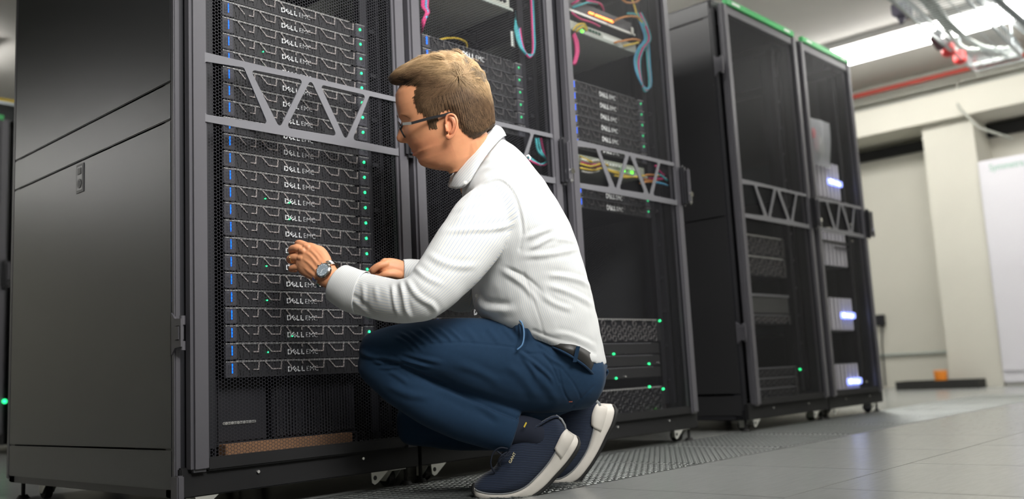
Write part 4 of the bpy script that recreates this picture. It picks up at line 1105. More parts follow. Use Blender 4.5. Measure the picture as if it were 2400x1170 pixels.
# stripe coordinate per face corner
def stripes(me, bones, pick):
    v = getv(me); X, Y, Z = topx(v)
    U = np.zeros((len(bones), len(v))); SS = np.zeros((len(bones), len(v)))
    for bi, (L, R) in enumerate(bones):
        n0 = len(L.C)
        F = np.array([list(c - nn * r) for c, nn, r in zip(L.C, L.N, L.ri)]); B = np.array([list(c + nn * r) for c, nn, r in zip(L.C, L.N, L.ri)])
        fx, fy, fz = topx(F); bx, by, bz = topx(B)
        ext = lambda a: np.concatenate([[a[0] + (a[0] - a[2]) * 8], a, [a[-1] + (a[-1] - a[-3]) * 4]])
        tt = np.concatenate([np.linspace(0, 1, 60)[:-1], np.linspace(1, n0, n0 * 8), np.linspace(n0, n0 + 1, 60)[1:]])
        g = lambda a: np.interp(tt, np.arange(n0 + 2), ext(np.asarray(a)))
        fx, fy, bx, by, cd, rdd = g(fx), g(fy), g(bx), g(by), g((fz + bz) / 2), np.maximum(g(L.rd), .02); rd_ = np.ones(len(v))
        hx, hy = bx - fx, by - fy; hl = np.hypot(hx, hy); best = np.full(len(v), 1e9); S = np.zeros(len(v)); cz_ = np.zeros(len(v))
        for k in range(len(tt)):
            dd = np.abs((X - fx[k]) * hy[k] - (Y - fy[k]) * hx[k]) / hl[k]
            s_ = ((X - fx[k]) * hx[k] + (Y - fy[k]) * hy[k]) / (hl[k] ** 2) * 2 - 1
            dd = dd + 400 * np.clip(np.abs(s_) - 1.25, 0, 9)
            m_ = dd < best; best[m_] = dd[m_]; S[m_] = s_[m_]; cz_[m_] = cd[k]; rd_[m_] = rdd[k]
        SS[bi] = np.abs(S)
        U[bi] = np.arctan2((Z - cz_) / rd_, S) * R
    npoly = len(me.polygons)
    ls = np.empty(len(me.loops), np.int32); me.loops.foreach_get('vertex_index', ls)
    st = np.empty(npoly, np.int32); me.polygons.foreach_get('loop_start', st)
    lt = np.empty(npoly, np.int32); me.polygons.foreach_get('loop_total', lt)
    pid = np.repeat(np.arange(npoly), lt)
    cx = np.bincount(pid, X[ls]) / lt; cy = np.bincount(pid, Y[ls]) / lt; cz = np.bincount(pid, Z[ls]) / lt
    b = pick(cx, cy, cz); sa = np.bincount(pid, SS[1][ls]) / lt; b[(b == 1) & (sa > .93) & (cy < 700)] = 0
    u = U[b[pid], ls]
    first = u[st]                                   # keep each face on one side of the angle wrap
    per = 2 * PI * np.array([R for _, R in bones])[b[pid]]
    f0 = np.repeat(first, lt); u = u + per * np.round((f0 - u) / per)
    at = me.attributes.new('stripe', 'FLOAT', 'CORNER'); at.data.foreach_set('value', u.astype(np.float32))
def inpoly(X, Y, P):
    c = np.zeros(X.shape, bool); n = len(P)
    for i in range(n):
        x1, y1 = P[i]; x2, y2 = P[(i + 1) % n]
        m = ((y1 > Y) != (y2 > Y)) & (X < (x2 - x1) * (Y - y1) / (y2 - y1 + 1e-12) + x1); c ^= m
    return c
ARMP = [(1070, 478), (1112, 448), (1140, 430), (1172, 424), (1202, 452), (1218, 500), (1224, 545), (1218, 590), (1150, 690), (1020, 770), (700, 790), (700, 560), (1000, 540)]
def pick_shirt(x, y, z):
    b = np.zeros(len(x), np.int32); b[inpoly(x, y, ARMP) & (z < 2.5)] = 1; b[(z > 2.62) & (x < 1100)] = 2; return b
stripes(shirt, [(torso, .172), (armL, .060), (armR, .055)], pick_shirt)
def shirt_material():
    m = bpy.data.materials.new('striped_shirt_cotton'); m.use_nodes = True; nt = m.node_tree; b = nt.nodes['Principled BSDF']
    b.inputs['Roughness'].default_value = .85; b.inputs['Sheen Weight'].default_value = .15; b.inputs['Specular IOR Level'].default_value = .2
    at = nt.nodes.new('ShaderNodeAttribute'); at.attribute_name = 'stripe'
    mul = nt.nodes.new('ShaderNodeMath'); mul.operation = 'MULTIPLY'; mul.inputs[1].default_value = 1 / .0062
    nt.links.new(at.outputs['Fac'], mul.inputs[0])
    pp = nt.nodes.new('ShaderNodeMath'); pp.operation = 'PINGPONG'; pp.inputs[1].default_value = .5; nt.links.new(mul.outputs[0], pp.inputs[0])
    cr = nt.nodes.new('ShaderNodeValToRGB'); nt.links.new(pp.outputs[0], cr.inputs[0])
    e = cr.color_ramp.elements; e[0].position = .08; e[0].color = (.50, .54, .59, 1); e[1].position = .19; e[1].color = (.72, .72, .71, 1)
    x = e.new(.36); x.color = (.72, .72, .71, 1); x = e.new(.46); x.color = (.665, .65, .585, 1)
    nt.links.new(cr.outputs[0], b.inputs['Base Color'])
    n = nt.nodes.new('ShaderNodeTexNoise'); n.inputs['Scale'].default_value = 900; tc = nt.nodes.new('ShaderNodeTexCoord'); nt.links.new(tc.outputs['Object'], n.inputs['Vector'])
    bp = nt.nodes.new('ShaderNodeBump'); bp.inputs['Strength'].default_value = .12; bp.inputs['Distance'].default_value = .001
    nt.links.new(n.outputs[0], bp.inputs['Height']); nt.links.new(bp.outputs[0], b.inputs['Normal'])
    return m
M_shirt = shirt_material()
M_shirtp = mat('plain_shirt_cotton', (.74, .75, .76), .85)
shirt_o = fin('shirt', shirt, M_shirt, man)
def setstripe(me, fn):
    v = getv(me); ls = np.empty(len(me.loops), np.int32); me.loops.foreach_get('vertex_index', ls)
    u = fn(v); at = me.attributes.new('stripe', 'FLOAT', 'CORNER'); at.data.foreach_set('value', u[ls].astype(np.float32))
# cuff on the near arm
cufL = Loft([(850, 688, 2.355, 53, .047), (828, 682, 2.365, 52, .046), (808, 672, 2.38, 50, .045), (794, 664, 2.39, 47, .043)], caps=(0, 0), sub=4, n=36)
n = 36; rows = [cufL.v[i * n:(i + 1) * n] for i in range(len(cufL.v) // n)]
c0 = wp(803, 670, 2.38); ax = (wp(785, 661, 2.392) - wp(850, 688, 2.355)).normalized()
inner = [[p + (cufL.C[-1 - j] - p) * .10 for p in rows[-1 - j]] for j in range(5)]
cuff = thick(rows + [[p + ax * .002 + (cufL.C[-1] - p) * .04 for p in rows[-1]]] + inner, True, .0012)
setstripe(cuff, lambda v: (v - np.array(c0)) @ np.array(ax) * 1.25)
fin('cuff', cuff, M_shirt, shirt_o)
cufR = Loft([(985, 642, 2.70, 33, .038), (962, 638, 2.695, 31, .036), (944, 637, 2.69, 29, .034)], caps=(0, 0), sub=4, n=24)
rows = [cufR.v[i * 24:(i + 1) * 24] for i in range(len(cufR.v) // 24)]
cf = thick(rows, True, .002); setstripe(cf, lambda v: (v - np.array(c0)) @ np.array(ax) * 1.1); fin('cuff', cf, M_shirt, shirt_o)
# collar: stands round the neck and folds over
def collar_curve(P, n=26): 
    C = catmull(P, 8); idx = np.linspace(0, len(C) - 1, n); return [C[int(round(i))] for i in idx]
top = collar_curve([(1060, 418, 2.505), (1066, 402, 2.487), (1085, 378, 2.472), (1112, 347, 2.468), (1140, 317, 2.485), (1158, 297, 2.53), (1163, 293, 2.56), (1160, 297, 2.60), (1142, 320, 2.64), (1112, 350, 2.65), (1075, 392, 2.62), (1056, 412, 2.57)])
low = collar_curve([(1050, 438, 2.500), (1070, 443, 2.455), (1096, 432, 2.437), (1124, 388, 2.437), (1150, 352, 2.452), (1176, 324, 2.515), (1187, 318, 2.56), (1176, 324, 2.62), (1150, 355, 2.68), (1118, 392, 2.69), (1080, 430, 2.66), (1048, 436, 2.585)])
rows = []
for t in np.linspace(0, 1, 9):
    r = []
    for a, b in zip(top, low):
        q = a * (1 - t) + b * t; bulge = math.sin(PI * t) * .010
        r.append(wp(q[0] + 2 * math.sin(PI * t), q[1] - 5 * math.sin(PI * t), q[2] - bulge * math.copysign(1, 2.56 - q[2] + 1e-6) * min(1, abs(q[2] - 2.56) / .05)))
    rows.append(r)
cb = thick(rows, False, .0035)
cdir = np.array((wp(1163, 293, 2.56) - wp(1060, 405, 2.56)).normalized()); cper = np.array(CAMF)
setstripe(cb, lambda v: ((v - np.array(wp(1060, 405, 2.5))) @ np.cross(cdir, np.array(CAMF))) * 1.1)
fin('collar', cb, M_shirt, shirt_o)
rows = []
for t in np.linspace(0, 1, 5):       # collar stand inside
    rows.append([wp(a[0] * (1 - t) + (b[0] * .5 + a[0] * .5) * t - 1, a[1] * (1 - t) + (b[1] * .6 + a[1] * .4) * t + 2, a[2] + (.006 if a[2] < 2.56 else -.006)) for a, b in zip(top, low)])
cb = thick(rows, False, .002); setstripe(cb, lambda v: v[:, 2]); fin('collar_stand', cb, M_shirt, shirt_o)
for (bx, by, bd, nm) in ((1091, 428, 2.431, 'button'), (1117, 693, 2.475, 'button')):
    b = MB(); p = wp(bx, by, bd); b.cyl(p, p - CAMF * .003, .0048, 14); b.cyl(p - CAMF * .003, p - CAMF * .0036, .0036, 14)
    b.build(nm, mat('shell_button', (.75, .74, .70), .25), shirt_o)
# locker loop at the back yoke
lp = MB(); lp.tube([wp(1234, 366, 2.56), wp(1239, 364, 2.555), wp(1243, 369, 2.552), (wp(1242, 375, 2.555))], .0026, 6); lp.build('locker_loop', M_shirtp, shirt_o)

# ---- trousers
pel = Loft([(1332, 815, 2.59, 100, .172), (1318, 848, 2.59, 102, .180), (1300, 880, 2.59, 94, .176), (1285, 902, 2.59, 72, .15)], caps=(.05, .6))
thL = Loft([(1352, 884, 2.52, 78, .10), (1285, 872, 2.49, 97, .105), (1200, 857, 2.47, 107, .10), (1100, 836, 2.45, 92, .092), (1000, 820, 2.43, 71, .078), (930, 823, 2.42, 61, .068), (886, 834, 2.42, 58, .062)], caps=(.8, .75))
shL = Loft([(886, 846, 2.42, 56, .06), (955, 903, 2.43, 60, .062), (1045, 955, 2.44, 62, .064), (1125, 984, 2.44, 61, .062), (1180, 1003, 2.44, 56, .058), (1206, 1012, 2.44, 50, .055)], caps=(.8, 0))
thR = Loft([(1340, 880, 2.68, 78, .09), (1240, 915, 2.67, 78, .09), (1120, 950, 2.675, 66, .075), (1020, 975, 2.68, 56, .064), (968, 990, 2.685, 50, .055)], caps=(.8, .8))
shR = Loft([(965, 995, 2.685, 48, .054), (1080, 1003, 2.70, 52, .058), (1190, 1003, 2.72, 50, .058), (1270, 985, 2.735, 46, .055), (1310, 975, 2.735, 42, .052)], caps=(.8, 0))
pock = Loft([(1236, 800, 2.43, 24, .03), (1226, 775, 2.42, 27, .035), (1222, 765, 2.425, 20, .03)], caps=(.8, .8))
tr = blob([pel, thL, shL, thR, shR, pock], .0036, 24)
crease(tr, [
    ([(1228, 985), (1150, 955), (1080, 925), (1000, 888), (930, 858), (900, 850)], 5, -9 * W, 0),
    ([(1000, 898), (1100, 940), (1200, 985)], 10, 3 * W, 1), ([(1240, 975), (1290, 985)], 6, -5 * W, 1),
    # seams
    ([(930, 812), (1000, 806), (1080, 803), (1150, 808), (1210, 815)], 1.8, -2.4 * W, 0), ([(1216, 752), (1220, 790), (1212, 818)], 3, 3 * W, 0), ([(1228, 756), (1234, 790), (1222, 818)], 4, -5 * W, 0),
    # thigh drag folds
    ([(925, 790), (950, 802), (975, 826)], 3.6, 3.6 * W, 1), ([(935, 780), (962, 795), (990, 822)], 3.4, 3.4 * W, 1), ([(958, 778), (982, 795), (1002, 808)], 3.4, 3.4 * W, 1), ([(978, 772), (1002, 790), (1020, 805)], 3.4, 3.4 * W, 1), ([(1000, 768), (1022, 788), (1040, 803)], 3.6, 3.2 * W, 1), ([(1025, 768), (1046, 785), (1062, 802)], 3.6, 3.0 * W, 1), ([(1050, 766), (1070, 785), (1085, 800)], 3.8, 2.6 * W, 1),
    ([(1085, 765), (1105, 785), (1120, 803)], 6, 2 * W, 1), ([(1140, 765), (1160, 790), (1172, 805)], 6, 2 * W, 1), ([(1175, 762), (1195, 785), (1210, 800)], 5, 2.5 * W, 1),
    # knee pit folds
    ([(840, 822), (870, 836), (905, 842), (935, 848)], 5, 5.5 * W, 1), ([(868, 846), (905, 853), (945, 850)], 4, 5 * W, 1), ([(925, 835), (960, 848), (1010, 862)], 4, 4.5 * W, 1), ([(885, 862), (915, 862), (950, 856)], 4, 4 * W, 1), ([(885, 832), (915, 838), (945, 850)], 3.5, 4 * W, 1), ([(905, 868), (930, 880), (960, 900)], 5, 3 * W, 1), ([(880, 842), (910, 848), (945, 853)], 2.5, -5 * W, 1), ([(895, 858), (925, 857), (955, 853)], 2.5, -4 * W, 1),
    ([(935, 822), (980, 838), (1040, 850)], 5, 2.5 * W, 1), ([(900, 900), (960, 925), (1010, 930)], 8, 2.5 * W, 1), ([(1110, 940), (1140, 960), (1175, 985)], 7, 2.6 * W, 1),
    # hip and seat
    ([(1212, 818), (1250, 850), (1285, 880), (1300, 905)], 4, 4.0 * W, 1), ([(1215, 822), (1240, 855), (1262, 890)], 5, 3.2 * W, 1), ([(1212, 818), (1240, 829), (1272, 829)], 2.2, -3.0 * W, 1), ([(1272, 829), (1295, 860), (1312, 900)], 2.2, -2.8 * W, 0), ([(1262, 815), (1290, 840), (1325, 860)], 4, 3.2 * W, 1), ([(1258, 800), (1285, 825), (1300, 838)], 4, 3.0 * W, 1),
    ([(1310, 870), (1322, 920), (1345, 955)], 2, -2.4 * W, 0), ([(1318, 865), (1345, 900), (1362, 935)], 2, -2.0 * W, 0), ([(1392, 905), (1372, 925), (1340, 958)], 2, -1.8 * W, 0),
    ([(1240, 870), (1285, 910), (1310, 950)], 9, 2.6 * W, 1), ([(1180, 850), (1230, 890), (1262, 940)], 10, 2.6 * W, 1), ([(1060, 850), (1120, 870), (1180, 905)], 9, 2.2 * W, 1),
], zmax=2.66)
jiggle(tr, .0025, 16, 9)
M_trs = mat('navy_trouser_cotton', (.0115, .034, .072), .85, noise_amt=.12, noise_scale=120, bump=.15, bump_scale=1400, spec=.2, sheen=.05)
trs = fin('trousers', tr, M_trs, man)
# belt and loops
def waist_ring(c, rpx, rd, off=0.0):
    cx, cy, d = c; out = []
    for k in range(72):
        th = 2 * PI * k / 72
        out.append(wp(cx + math.cos(th) * rpx[0], cy + math.cos(th) * rpx[1], d) + CAMF * (math.sin(th) * rd))
    return out
bt_ = [(1286, 804, 2.412), (1320, 806, 2.392), (1352, 810, 2.394), (1383, 826, 2.430), (1411, 852, 2.51), (1420, 866, 2.59)]
bb_ = [(1292, 811, 2.408), (1318, 823, 2.386), (1342, 837, 2.385), (1370, 857, 2.402), (1389, 877, 2.44), (1397, 893, 2.51), (1403, 901, 2.59)]
bt_ = [q for q in catmull(bt_, 8)]; bb_ = catmull(bb_, 8); bb_ = [bb_[int(round(i))] for i in np.linspace(0, len(bb_) - 1, len(bt_))]
def mir(L): return [tuple(q) for q in L] + [(q[0], q[1], 2.59 + (2.59 - q[2])) for q in L[::-1][1:]]
belt = thick([[wp(*q) for q in mir(bt_)], [wp((a[0] + b[0]) / 2 + 1, (a[1] + b[1]) / 2, (a[2] + b[2]) / 2 + (.002 if a[2] > 2.59 else -.002)) for a, b in zip(mir(bt_), mir(bb_))], [wp(*q) for q in mir(bb_)]], False, .003)
wbn = MB(); wbn.tube([wp(q[0] + (2 if q[2] < 2.5 else 1), q[1] + 2, q[2]) for q in mir(bb_)], .0035, 6)
wbn.tube([wp(1422, 868, 2.57), wp(1424, 872, 2.575), wp(1406, 903, 2.575)], .0045, 6)
M_belt = mat('dark_leather_belt', (.018, .017, .016), .42)
bo = fin('belt', belt, M_belt, man); wbn.build('waistband', M_trs, trs)
lb = MB()
for (x, y, x2, y2, d) in ((1355, 812, 1347, 849, 2.383),):
    a = wp(x, y, d); b = wp(x2, y2, d); lb.obox((a + b) / 2, (b - a) / 2, CAMR * .005, CAMF * .0015)
lb.build('belt_loop', M_trs, trs)
pr = MB(); pr.tube([wp(*q) for q in catmull([(1206, 752, 2.405), (1216, 750, 2.392), (1225, 762, 2.385), (1228, 785, 2.375), (1224, 808, 2.368), (1212, 820, 2.366)], 5)], .0022, 6)
pr.build('pocket_edge', mat('blue_piping', (.10, .22, .40), .7), trs)
tg = MB(); tg.obox(wp(1231, 996, 2.388), CAMR * .003 - CAMD * .006, CAMR * .0015 + CAMD * .001, CAMF * .001); tg.build('hem_tag', mat('yellow_tag', (.75, .55, .05), .6), trs)
tg = MB(); tg.obox(wp(1337, 941, 2.425), CAMR * .005, CAMD * .002, CAMF * .0015); tg.build('pocket_tab', mat('rust_tab', (.35, .09, .05), .6), trs)

# ---- shoes
def shoe(st, d, lab, side):
    """st: bottom px, midsole-top px, upper-top px, half width (m), depth shift; ordered toe to heel"""
    S = catmull([tuple(a) + tuple(b) + tuple(c) + (w, dd) for a, b, c, w, dd in st], 6)
    mid = MB(); n = 14; rows = []; rowsu = []; rowso = []
    for q in S:
        b = wp(q[0], q[1], d + q[7]); m = wp(q[2], q[3], d + q[7]); u = wp(q[4], q[5], d + q[7]); w = q[6]
        up = (m - b)
        r = []
        for k in range(n + 1):        # midsole section: rounded box from bottom to midsole top
            s = -1 + 2 * k / n
            r.append(b + CAMF * (w * s) + up * (0.18 * abs(s) ** 6))
        outer = [b + CAMF * (w * 1.02) + up * .3, b + CAMF * (w * 1.06) + up * .65, m + CAMF * (w * 1.0)]
        topr = [m + CAMF * (w * s) - up * .05 for s in (.7, 0, -.7)]
        inn = [m - CAMF * (w * 1.0), b - CAMF * (w * 1.06) + up * .65, b - CAMF * (w * 1.02) + up * .3]
        rows.append(r + outer + topr + inn)
        ru = []
        hgt = (u - m)
        for k in range(21):
            th = PI * k / 20; c = math.cos(th); s_ = math.sin(th)
            x = math.copysign(abs(c) ** .72, c) * w * .97 * (1 - .32 * s_ * min(1, hgt.length / .07)); y_ = s_ ** .8
            ru.append(m + CAMF * x + hgt * y_)
        rowsu.append(ru)
        rowso.append([b + CAMF * (w * s) * 1.0 - up.normalized() * .004 * 1 for s in np.linspace(-1, 1, 9)] + [b + CAMF * (w * s) + up * .12 for s in np.linspace(1, -1, 9)])
    so = thing if False else None
    def shell(rows, name, m, parent):
        N = len(rows[0]); vs = [p for r in rows for p in r]
        fs = [(i * N + k, i * N + (k + 1) % N, (i + 1) * N + (k + 1) % N, (i + 1) * N + k) for i in range(len(rows) - 1) for k in range(N)]
        fs += [tuple(range(N)), tuple(range((len(rows) - 1) * N, len(rows) * N))]
        me = bpy.data.meshes.new(name); me.from_pydata(vs, [], fs)
        bm = bmesh.new(); bm.from_mesh(me); bmesh.ops.recalc_face_normals(bm, faces=bm.faces); bm.to_mesh(me); bm.free()
        me.polygons.foreach_set('use_smooth', [True] * len(me.polygons)); return fin(name, me, m, parent)
    uo = shell(rowsu, 'shoe', M_knit, man)
    uo['label'] = lab
    shell(rows, 'midsole', M_mids, uo); shell(rowso, 'outsole', M_rubber, uo)
    return uo, S
def knit():
    m = mat('navy_knit', (.010, .022, .060), .75, sheen=.2); nt = m.node_tree; b = nt.nodes['Principled BSDF']
    tc = nt.nodes.new('ShaderNodeTexCoord'); w = nt.nodes.new('ShaderNodeTexWave'); w.inputs['Scale'].default_value = 75; w.inputs['Distortion'].default_value = 2.5; w.inputs['Detail'].default_value = 1; w.inputs['Detail Scale'].default_value = .4
    w.bands_direction = 'Z'
    nt.links.new(tc.outputs['Object'], w.inputs['Vector'])
    cr = nt.nodes.new('ShaderNodeMix'); cr.data_type = 'RGBA'; cr.inputs[6].default_value = (.004, .008, .022, 1); cr.inputs[7].default_value = (.009, .024, .062, 1)
    nt.links.new(w.outputs[0], cr.inputs[0]); nt.links.new(cr.outputs[2], b.inputs['Base Color'])
    bp = nt.nodes.new('ShaderNodeBump'); bp.inputs['Strength'].default_value = .5; bp.inputs['Distance'].default_value = .0015
    nt.links.new(w.outputs[0], bp.inputs['Height']); nt.links.new(bp.outputs[0], b.inputs['Normal'])
    return m
M_knit = knit()
M_mids = mat('white_foam_midsole', (.70, .66, .60), .6, noise_amt=.06, noise_scale=50)
M_heelg = mat('grey_heel_binding', (.22, .23, .24), .6)
shL_st = [((1109, 1146), (1110, 1136), (1113, 1132), .012, .0), ((1118, 1160), (1120, 1143), (1128, 1118), .034, .0), ((1150, 1163.5), (1150, 1147), (1160, 1094), .046, .0),
          ((1195, 1163), (1192, 1145), (1172, 1068), .050, .0), ((1238, 1158), (1228, 1132), (1186, 1052), .050, .0), ((1272, 1138), (1256, 1108), (1205, 1030), .047, .0),
          ((1302, 1108), (1283, 1078), (1240, 1008), .043, .0), ((1330, 1078), (1304, 1045), (1275, 985), .041, .0), ((1350, 1050), (1318, 1020), (1300, 974), .038, .0), ((1357, 1034), (1328, 1010), (1316, 982), .026, .0), ((1354, 1024), (1331, 1012), (1325, 1000), .010, 0)]
shoL, SL = shoe(shL_st, 2.43, 'near navy knit sneaker with off-white sole, heel lifted', -1)
shR_st = [((1278, 1117), (1279, 1110), (1282, 1106), .012, 0), ((1290, 1128), (1288, 1115), (1278, 1090), .032, 0), ((1318, 1131), (1312, 1113), (1275, 1065), .044, 0), ((1350, 1120), (1338, 1096), (1270, 1035), .048, 0),
          ((1376, 1092), (1360, 1070), (1275, 1000), .046, 0), ((1400, 1056), (1376, 1042), (1290, 970), .042, 0), ((1420, 1018), (1388, 1002), (1320, 945), .040, 0), ((1436, 988), (1392, 975), (1350, 928), .038, 0), ((1443, 962), (1398, 952), (1385, 927), .030, 0), ((1438, 949), (1406, 947), (1398, 940), .012, 0)]
shoR, SR = shoe(shR_st, 2.69, 'far navy knit sneaker raised steeply on its toe', 1)
def heel_cup(S, d, parent, k0, w, i0=.62):
    n = len(S); mb = MB(); rows = []
    for q in S[int(n * i0):n - 3]:
        m = wp(q[2], q[3], d); b = wp(q[0], q[1], d); u = wp(q[4], q[5], d); rows.append([m + (b - m) * .1 - CAMF * (q[6] * 1.05), m + (u - m) * k0 - CAMF * (q[6] * 1.02)])
    vs, fs = strip_mesh(rows); return mb.add(vs, fs, True)
for S, d, par in ((SL, 2.43, shoL), (SR, 2.69, shoR)):
    # heel clip rising over the heel, binding line, heel tape
    n = len(S)
    a = S[int(n * .70)]; b_ = S[int(n * .93)]
    clip = []
    for q, kk in zip(S[int(n * .68):int(n * .96)], np.linspace(.10, .32, len(S[int(n * .68):int(n * .96)]))):
        m = wp(q[2], q[3], d); b = wp(q[0], q[1], d); u = wp(q[4], q[5], d); w = q[6]
        clip.append([b + (m - b) * .5 - CAMF * (w * 1.10), m - CAMF * (w * 1.04), m + (u - m) * kk - CAMF * (w * 1.0)])
    me = thick(clip, False, .002); fin('heel_clip', me, M_mids, par)
    tb = MB(); tb.tube([wp(q[2], q[3], d) - CAMF * (q[6] * 1.0) for q in S[4:int(n * .72)]], .0022, 6)
    tb.build('welt', M_heelg, par)
    # ankle collar rim and heel tape
    tb = MB(); pts = []
    for q in S[int(n * .55):n - 2]: pts.append(wp(q[4], q[5], d) - CAMF * (q[6] * .55))
    tb.tube(pts, .0028, 6); tb.build('collar_rim', M_knit, par)
tp = MB(); tp.tube([wp(1303, 974, 2.415), wp(1316, 983, 2.41), wp(1324, 997, 2.408), wp(1327, 1012, 2.407)], .0032, 6); tp.build('heel_tape', M_heelg, shoL)
tp = MB(); tp.tube([wp(1378, 928, 2.675), wp(1392, 936, 2.67), wp(1403, 946, 2.67), wp(1405, 953, 2.668)], .006, 6); tp.build('heel_tape', M_heelg, shoR)
tl_ = Loft([(1112, 1139, 2.43, 7, .020), (1111, 1149, 2.43, 7, .024), (1115, 1155, 2.43, 5, .026)], n=14, sub=3)
tc_ = MB(); tc_.add(tl_.v, tl_.f, True)
tc_.build('toe_cap', M_rubber, shoL)
# laces: dark loops hanging over the front
lc = MB()
M_lace = mat('navy_lace', (.006, .010, .022), .8)
for P in ([(1190, 1052, 2.395), (1172, 1050, 2.390), (1156, 1062, 2.390), (1150, 1085, 2.390), (1155, 1102, 2.395), (1160, 1108, 2.400)],
          [(1188, 1060, 2.390), (1176, 1068, 2.382), (1168, 1080, 2.385), (1172, 1092, 2.390)],
          [(1196, 1058, 2.385), (1180, 1074, 2.380), (1170, 1088, 2.385)], [(1204, 1062, 2.382), (1188, 1070, 2.380), (1176, 1066, 2.385), (1165, 1058, 2.390)]):
    lc.tube([wp(*q) for q in catmull(P, 5)], .0022, 6)
lc.build('laces', M_lace, shoL)
# lettering on the shoe's side
vs, fs = text_mb('GANT', .0135, extr=.0003)
o0 = wp(1197, 1087, 2.377); dx = (wp(1210, 1062, 2.381) - o0).normalized(); dy = (CAMF.cross(dx)).normalized()
if dy.dot(-CAMR) < 0: dy = -dy
g = MB(); g.add([o0 + dx * v.x * .78 + dy * v.y * .75 - CAMF * (v.z + .001) for v in vs], fs); g.build('lettering', mat('gold_print', (.75, .66, .38), .5), shoL)
# ankles / socks
M_sock = mat('navy_sock', (.008, .012, .026), .9)
sk = MB()
for L in (Loft([(1190, 1008, 2.44, 38, .04), (1235, 1012, 2.437, 36, .038), (1265, 1025, 2.433, 36, .036)], n=20, sub=4), ): sk.add(L.v, L.f, True)
sk.build('sock', M_sock, man)
sk = MB()
for L in (Loft([(1280, 985, 2.735, 38, .042), (1330, 975, 2.72, 36, .036), (1352, 985, 2.70, 34, .033)], n=20, sub=4), ): sk.add(L.v, L.f, True)
sk.build('sock', M_sock, man)

# ---- head
DH = 2.49
O = wp(1055, 298, DH)
f2 = (-.957, .29); u2 = (-.29, -.957)
PSI = math.radians(7)
F0 = CAMR * f2[0] + CAMD * f2[1]; UPV = CAMR * u2[0] + CAMD * u2[1]
ROLL = math.radians(5)
FW = (F0 * math.cos(PSI) + CAMF * math.sin(PSI)).normalized()
LT = (-CAMF * math.cos(PSI) + F0 * math.sin(PSI)).normalized()
UPV = (UPV * math.cos(ROLL) + LT * math.sin(ROLL)).normalized(); LT = (LT - UPV * LT.dot(UPV)).normalized(); FW = (FW - UPV * FW.dot(UPV)).normalized()
k_ = DH / CF
def ab(p): dx, dy = p[0] - 1055, p[1] - 298; return ((dx * f2[0] + dy * f2[1]) * k_, (dx * u2[0] + dy * u2[1]) * k_)
def hp(a, l, b): return O + FW * a + LT * l + UPV * b
FR = [ab(p) for p in [(1020, 152), (987, 166), (960, 181), (940, 198), (928, 221), (928, 242), (932, 264), (938, 278), (943, 290), (946, 302), (950, 316), (954, 332), (957.5, 342), (962.5, 349), (966, 355), (965.5, 360), (973, 366), (977, 372), (979, 379), (984, 386), (994, 391), (1010, 396), (1030, 399), (1050, 401)]]
BK = [ab(p) for p in [(1050, 151), (1090, 162), (1116, 188), (1130, 214), (1138, 245), (1140, 275), (1138, 300), (1130, 325), (1125, 345), (1118, 362), (1105, 378), (1080, 400)]]
FR = sorted(FR, key=lambda q: -q[1]); BK = sorted(BK, key=lambda q: -q[1])
def lut(L, b): xs = [q[1] for q in L][::-1]; ys = [q[0] for q in L][::-1]; return np.interp(b, xs, ys)
WD = [(-118, .030), (-100, .040), (-80, .052), (-55, .061), (-30, .067), (0, .073), (40, .077), (80, .076), (115, .068), (140, .053), (155, .036), (163, .018)]
def wdt(b): return np.interp(b / k_, [q[0] for q in WD], [q[1] for q in WD])
class P_: pass
def shell_levels(bs, ff, bf, wf, n=96, e=2.25, feat=None):
    rows = []
    for b in bs:
        af, abk, w = ff(b), bf(b), wf(b); mid = (af * .42 + abk * .58); r = []
        for k in range(n):
            th = 2 * PI * k / n; c, s = math.cos(th), math.sin(th)
            cx = math.copysign(abs(c) ** (2 / e), c); sy = math.copysign(abs(s) ** (2 / e), s)
            a = mid + cx * ((af - mid) if c > 0 else (mid - abk)); l = sy * w * (1 - .10 * max(0, c))
            if feat: a, l, bb = feat(a, l, b, c)
            else: bb = b
            r.append(hp(a, l, bb))
        rows.append(r)
    q = P_(); q.v = [p for r in rows for p in r]; M = len(rows)
    q.f = [(i * n + k, i * n + (k + 1) % n, (i + 1) * n + (k + 1) % n, (i + 1) * n + k) for i in range(M - 1) for k in range(n)] + [tuple(range(n - 1, -1, -1)), tuple(range((M - 1) * n, M * n))]
    return q
G = lambda x, s: math.exp(-(x / s) ** 2)
be = ab((945, 288))[1]; bn = ab((931, 323))[1]; bm_ = ab((966, 358))[1]
NO = sorted([(ab(p)[1], ab(p)[0]) for p in [(940, 283), (935, 296), (930, 309), (925.5, 321), (927, 328), (935, 333.5), (954, 335)]])
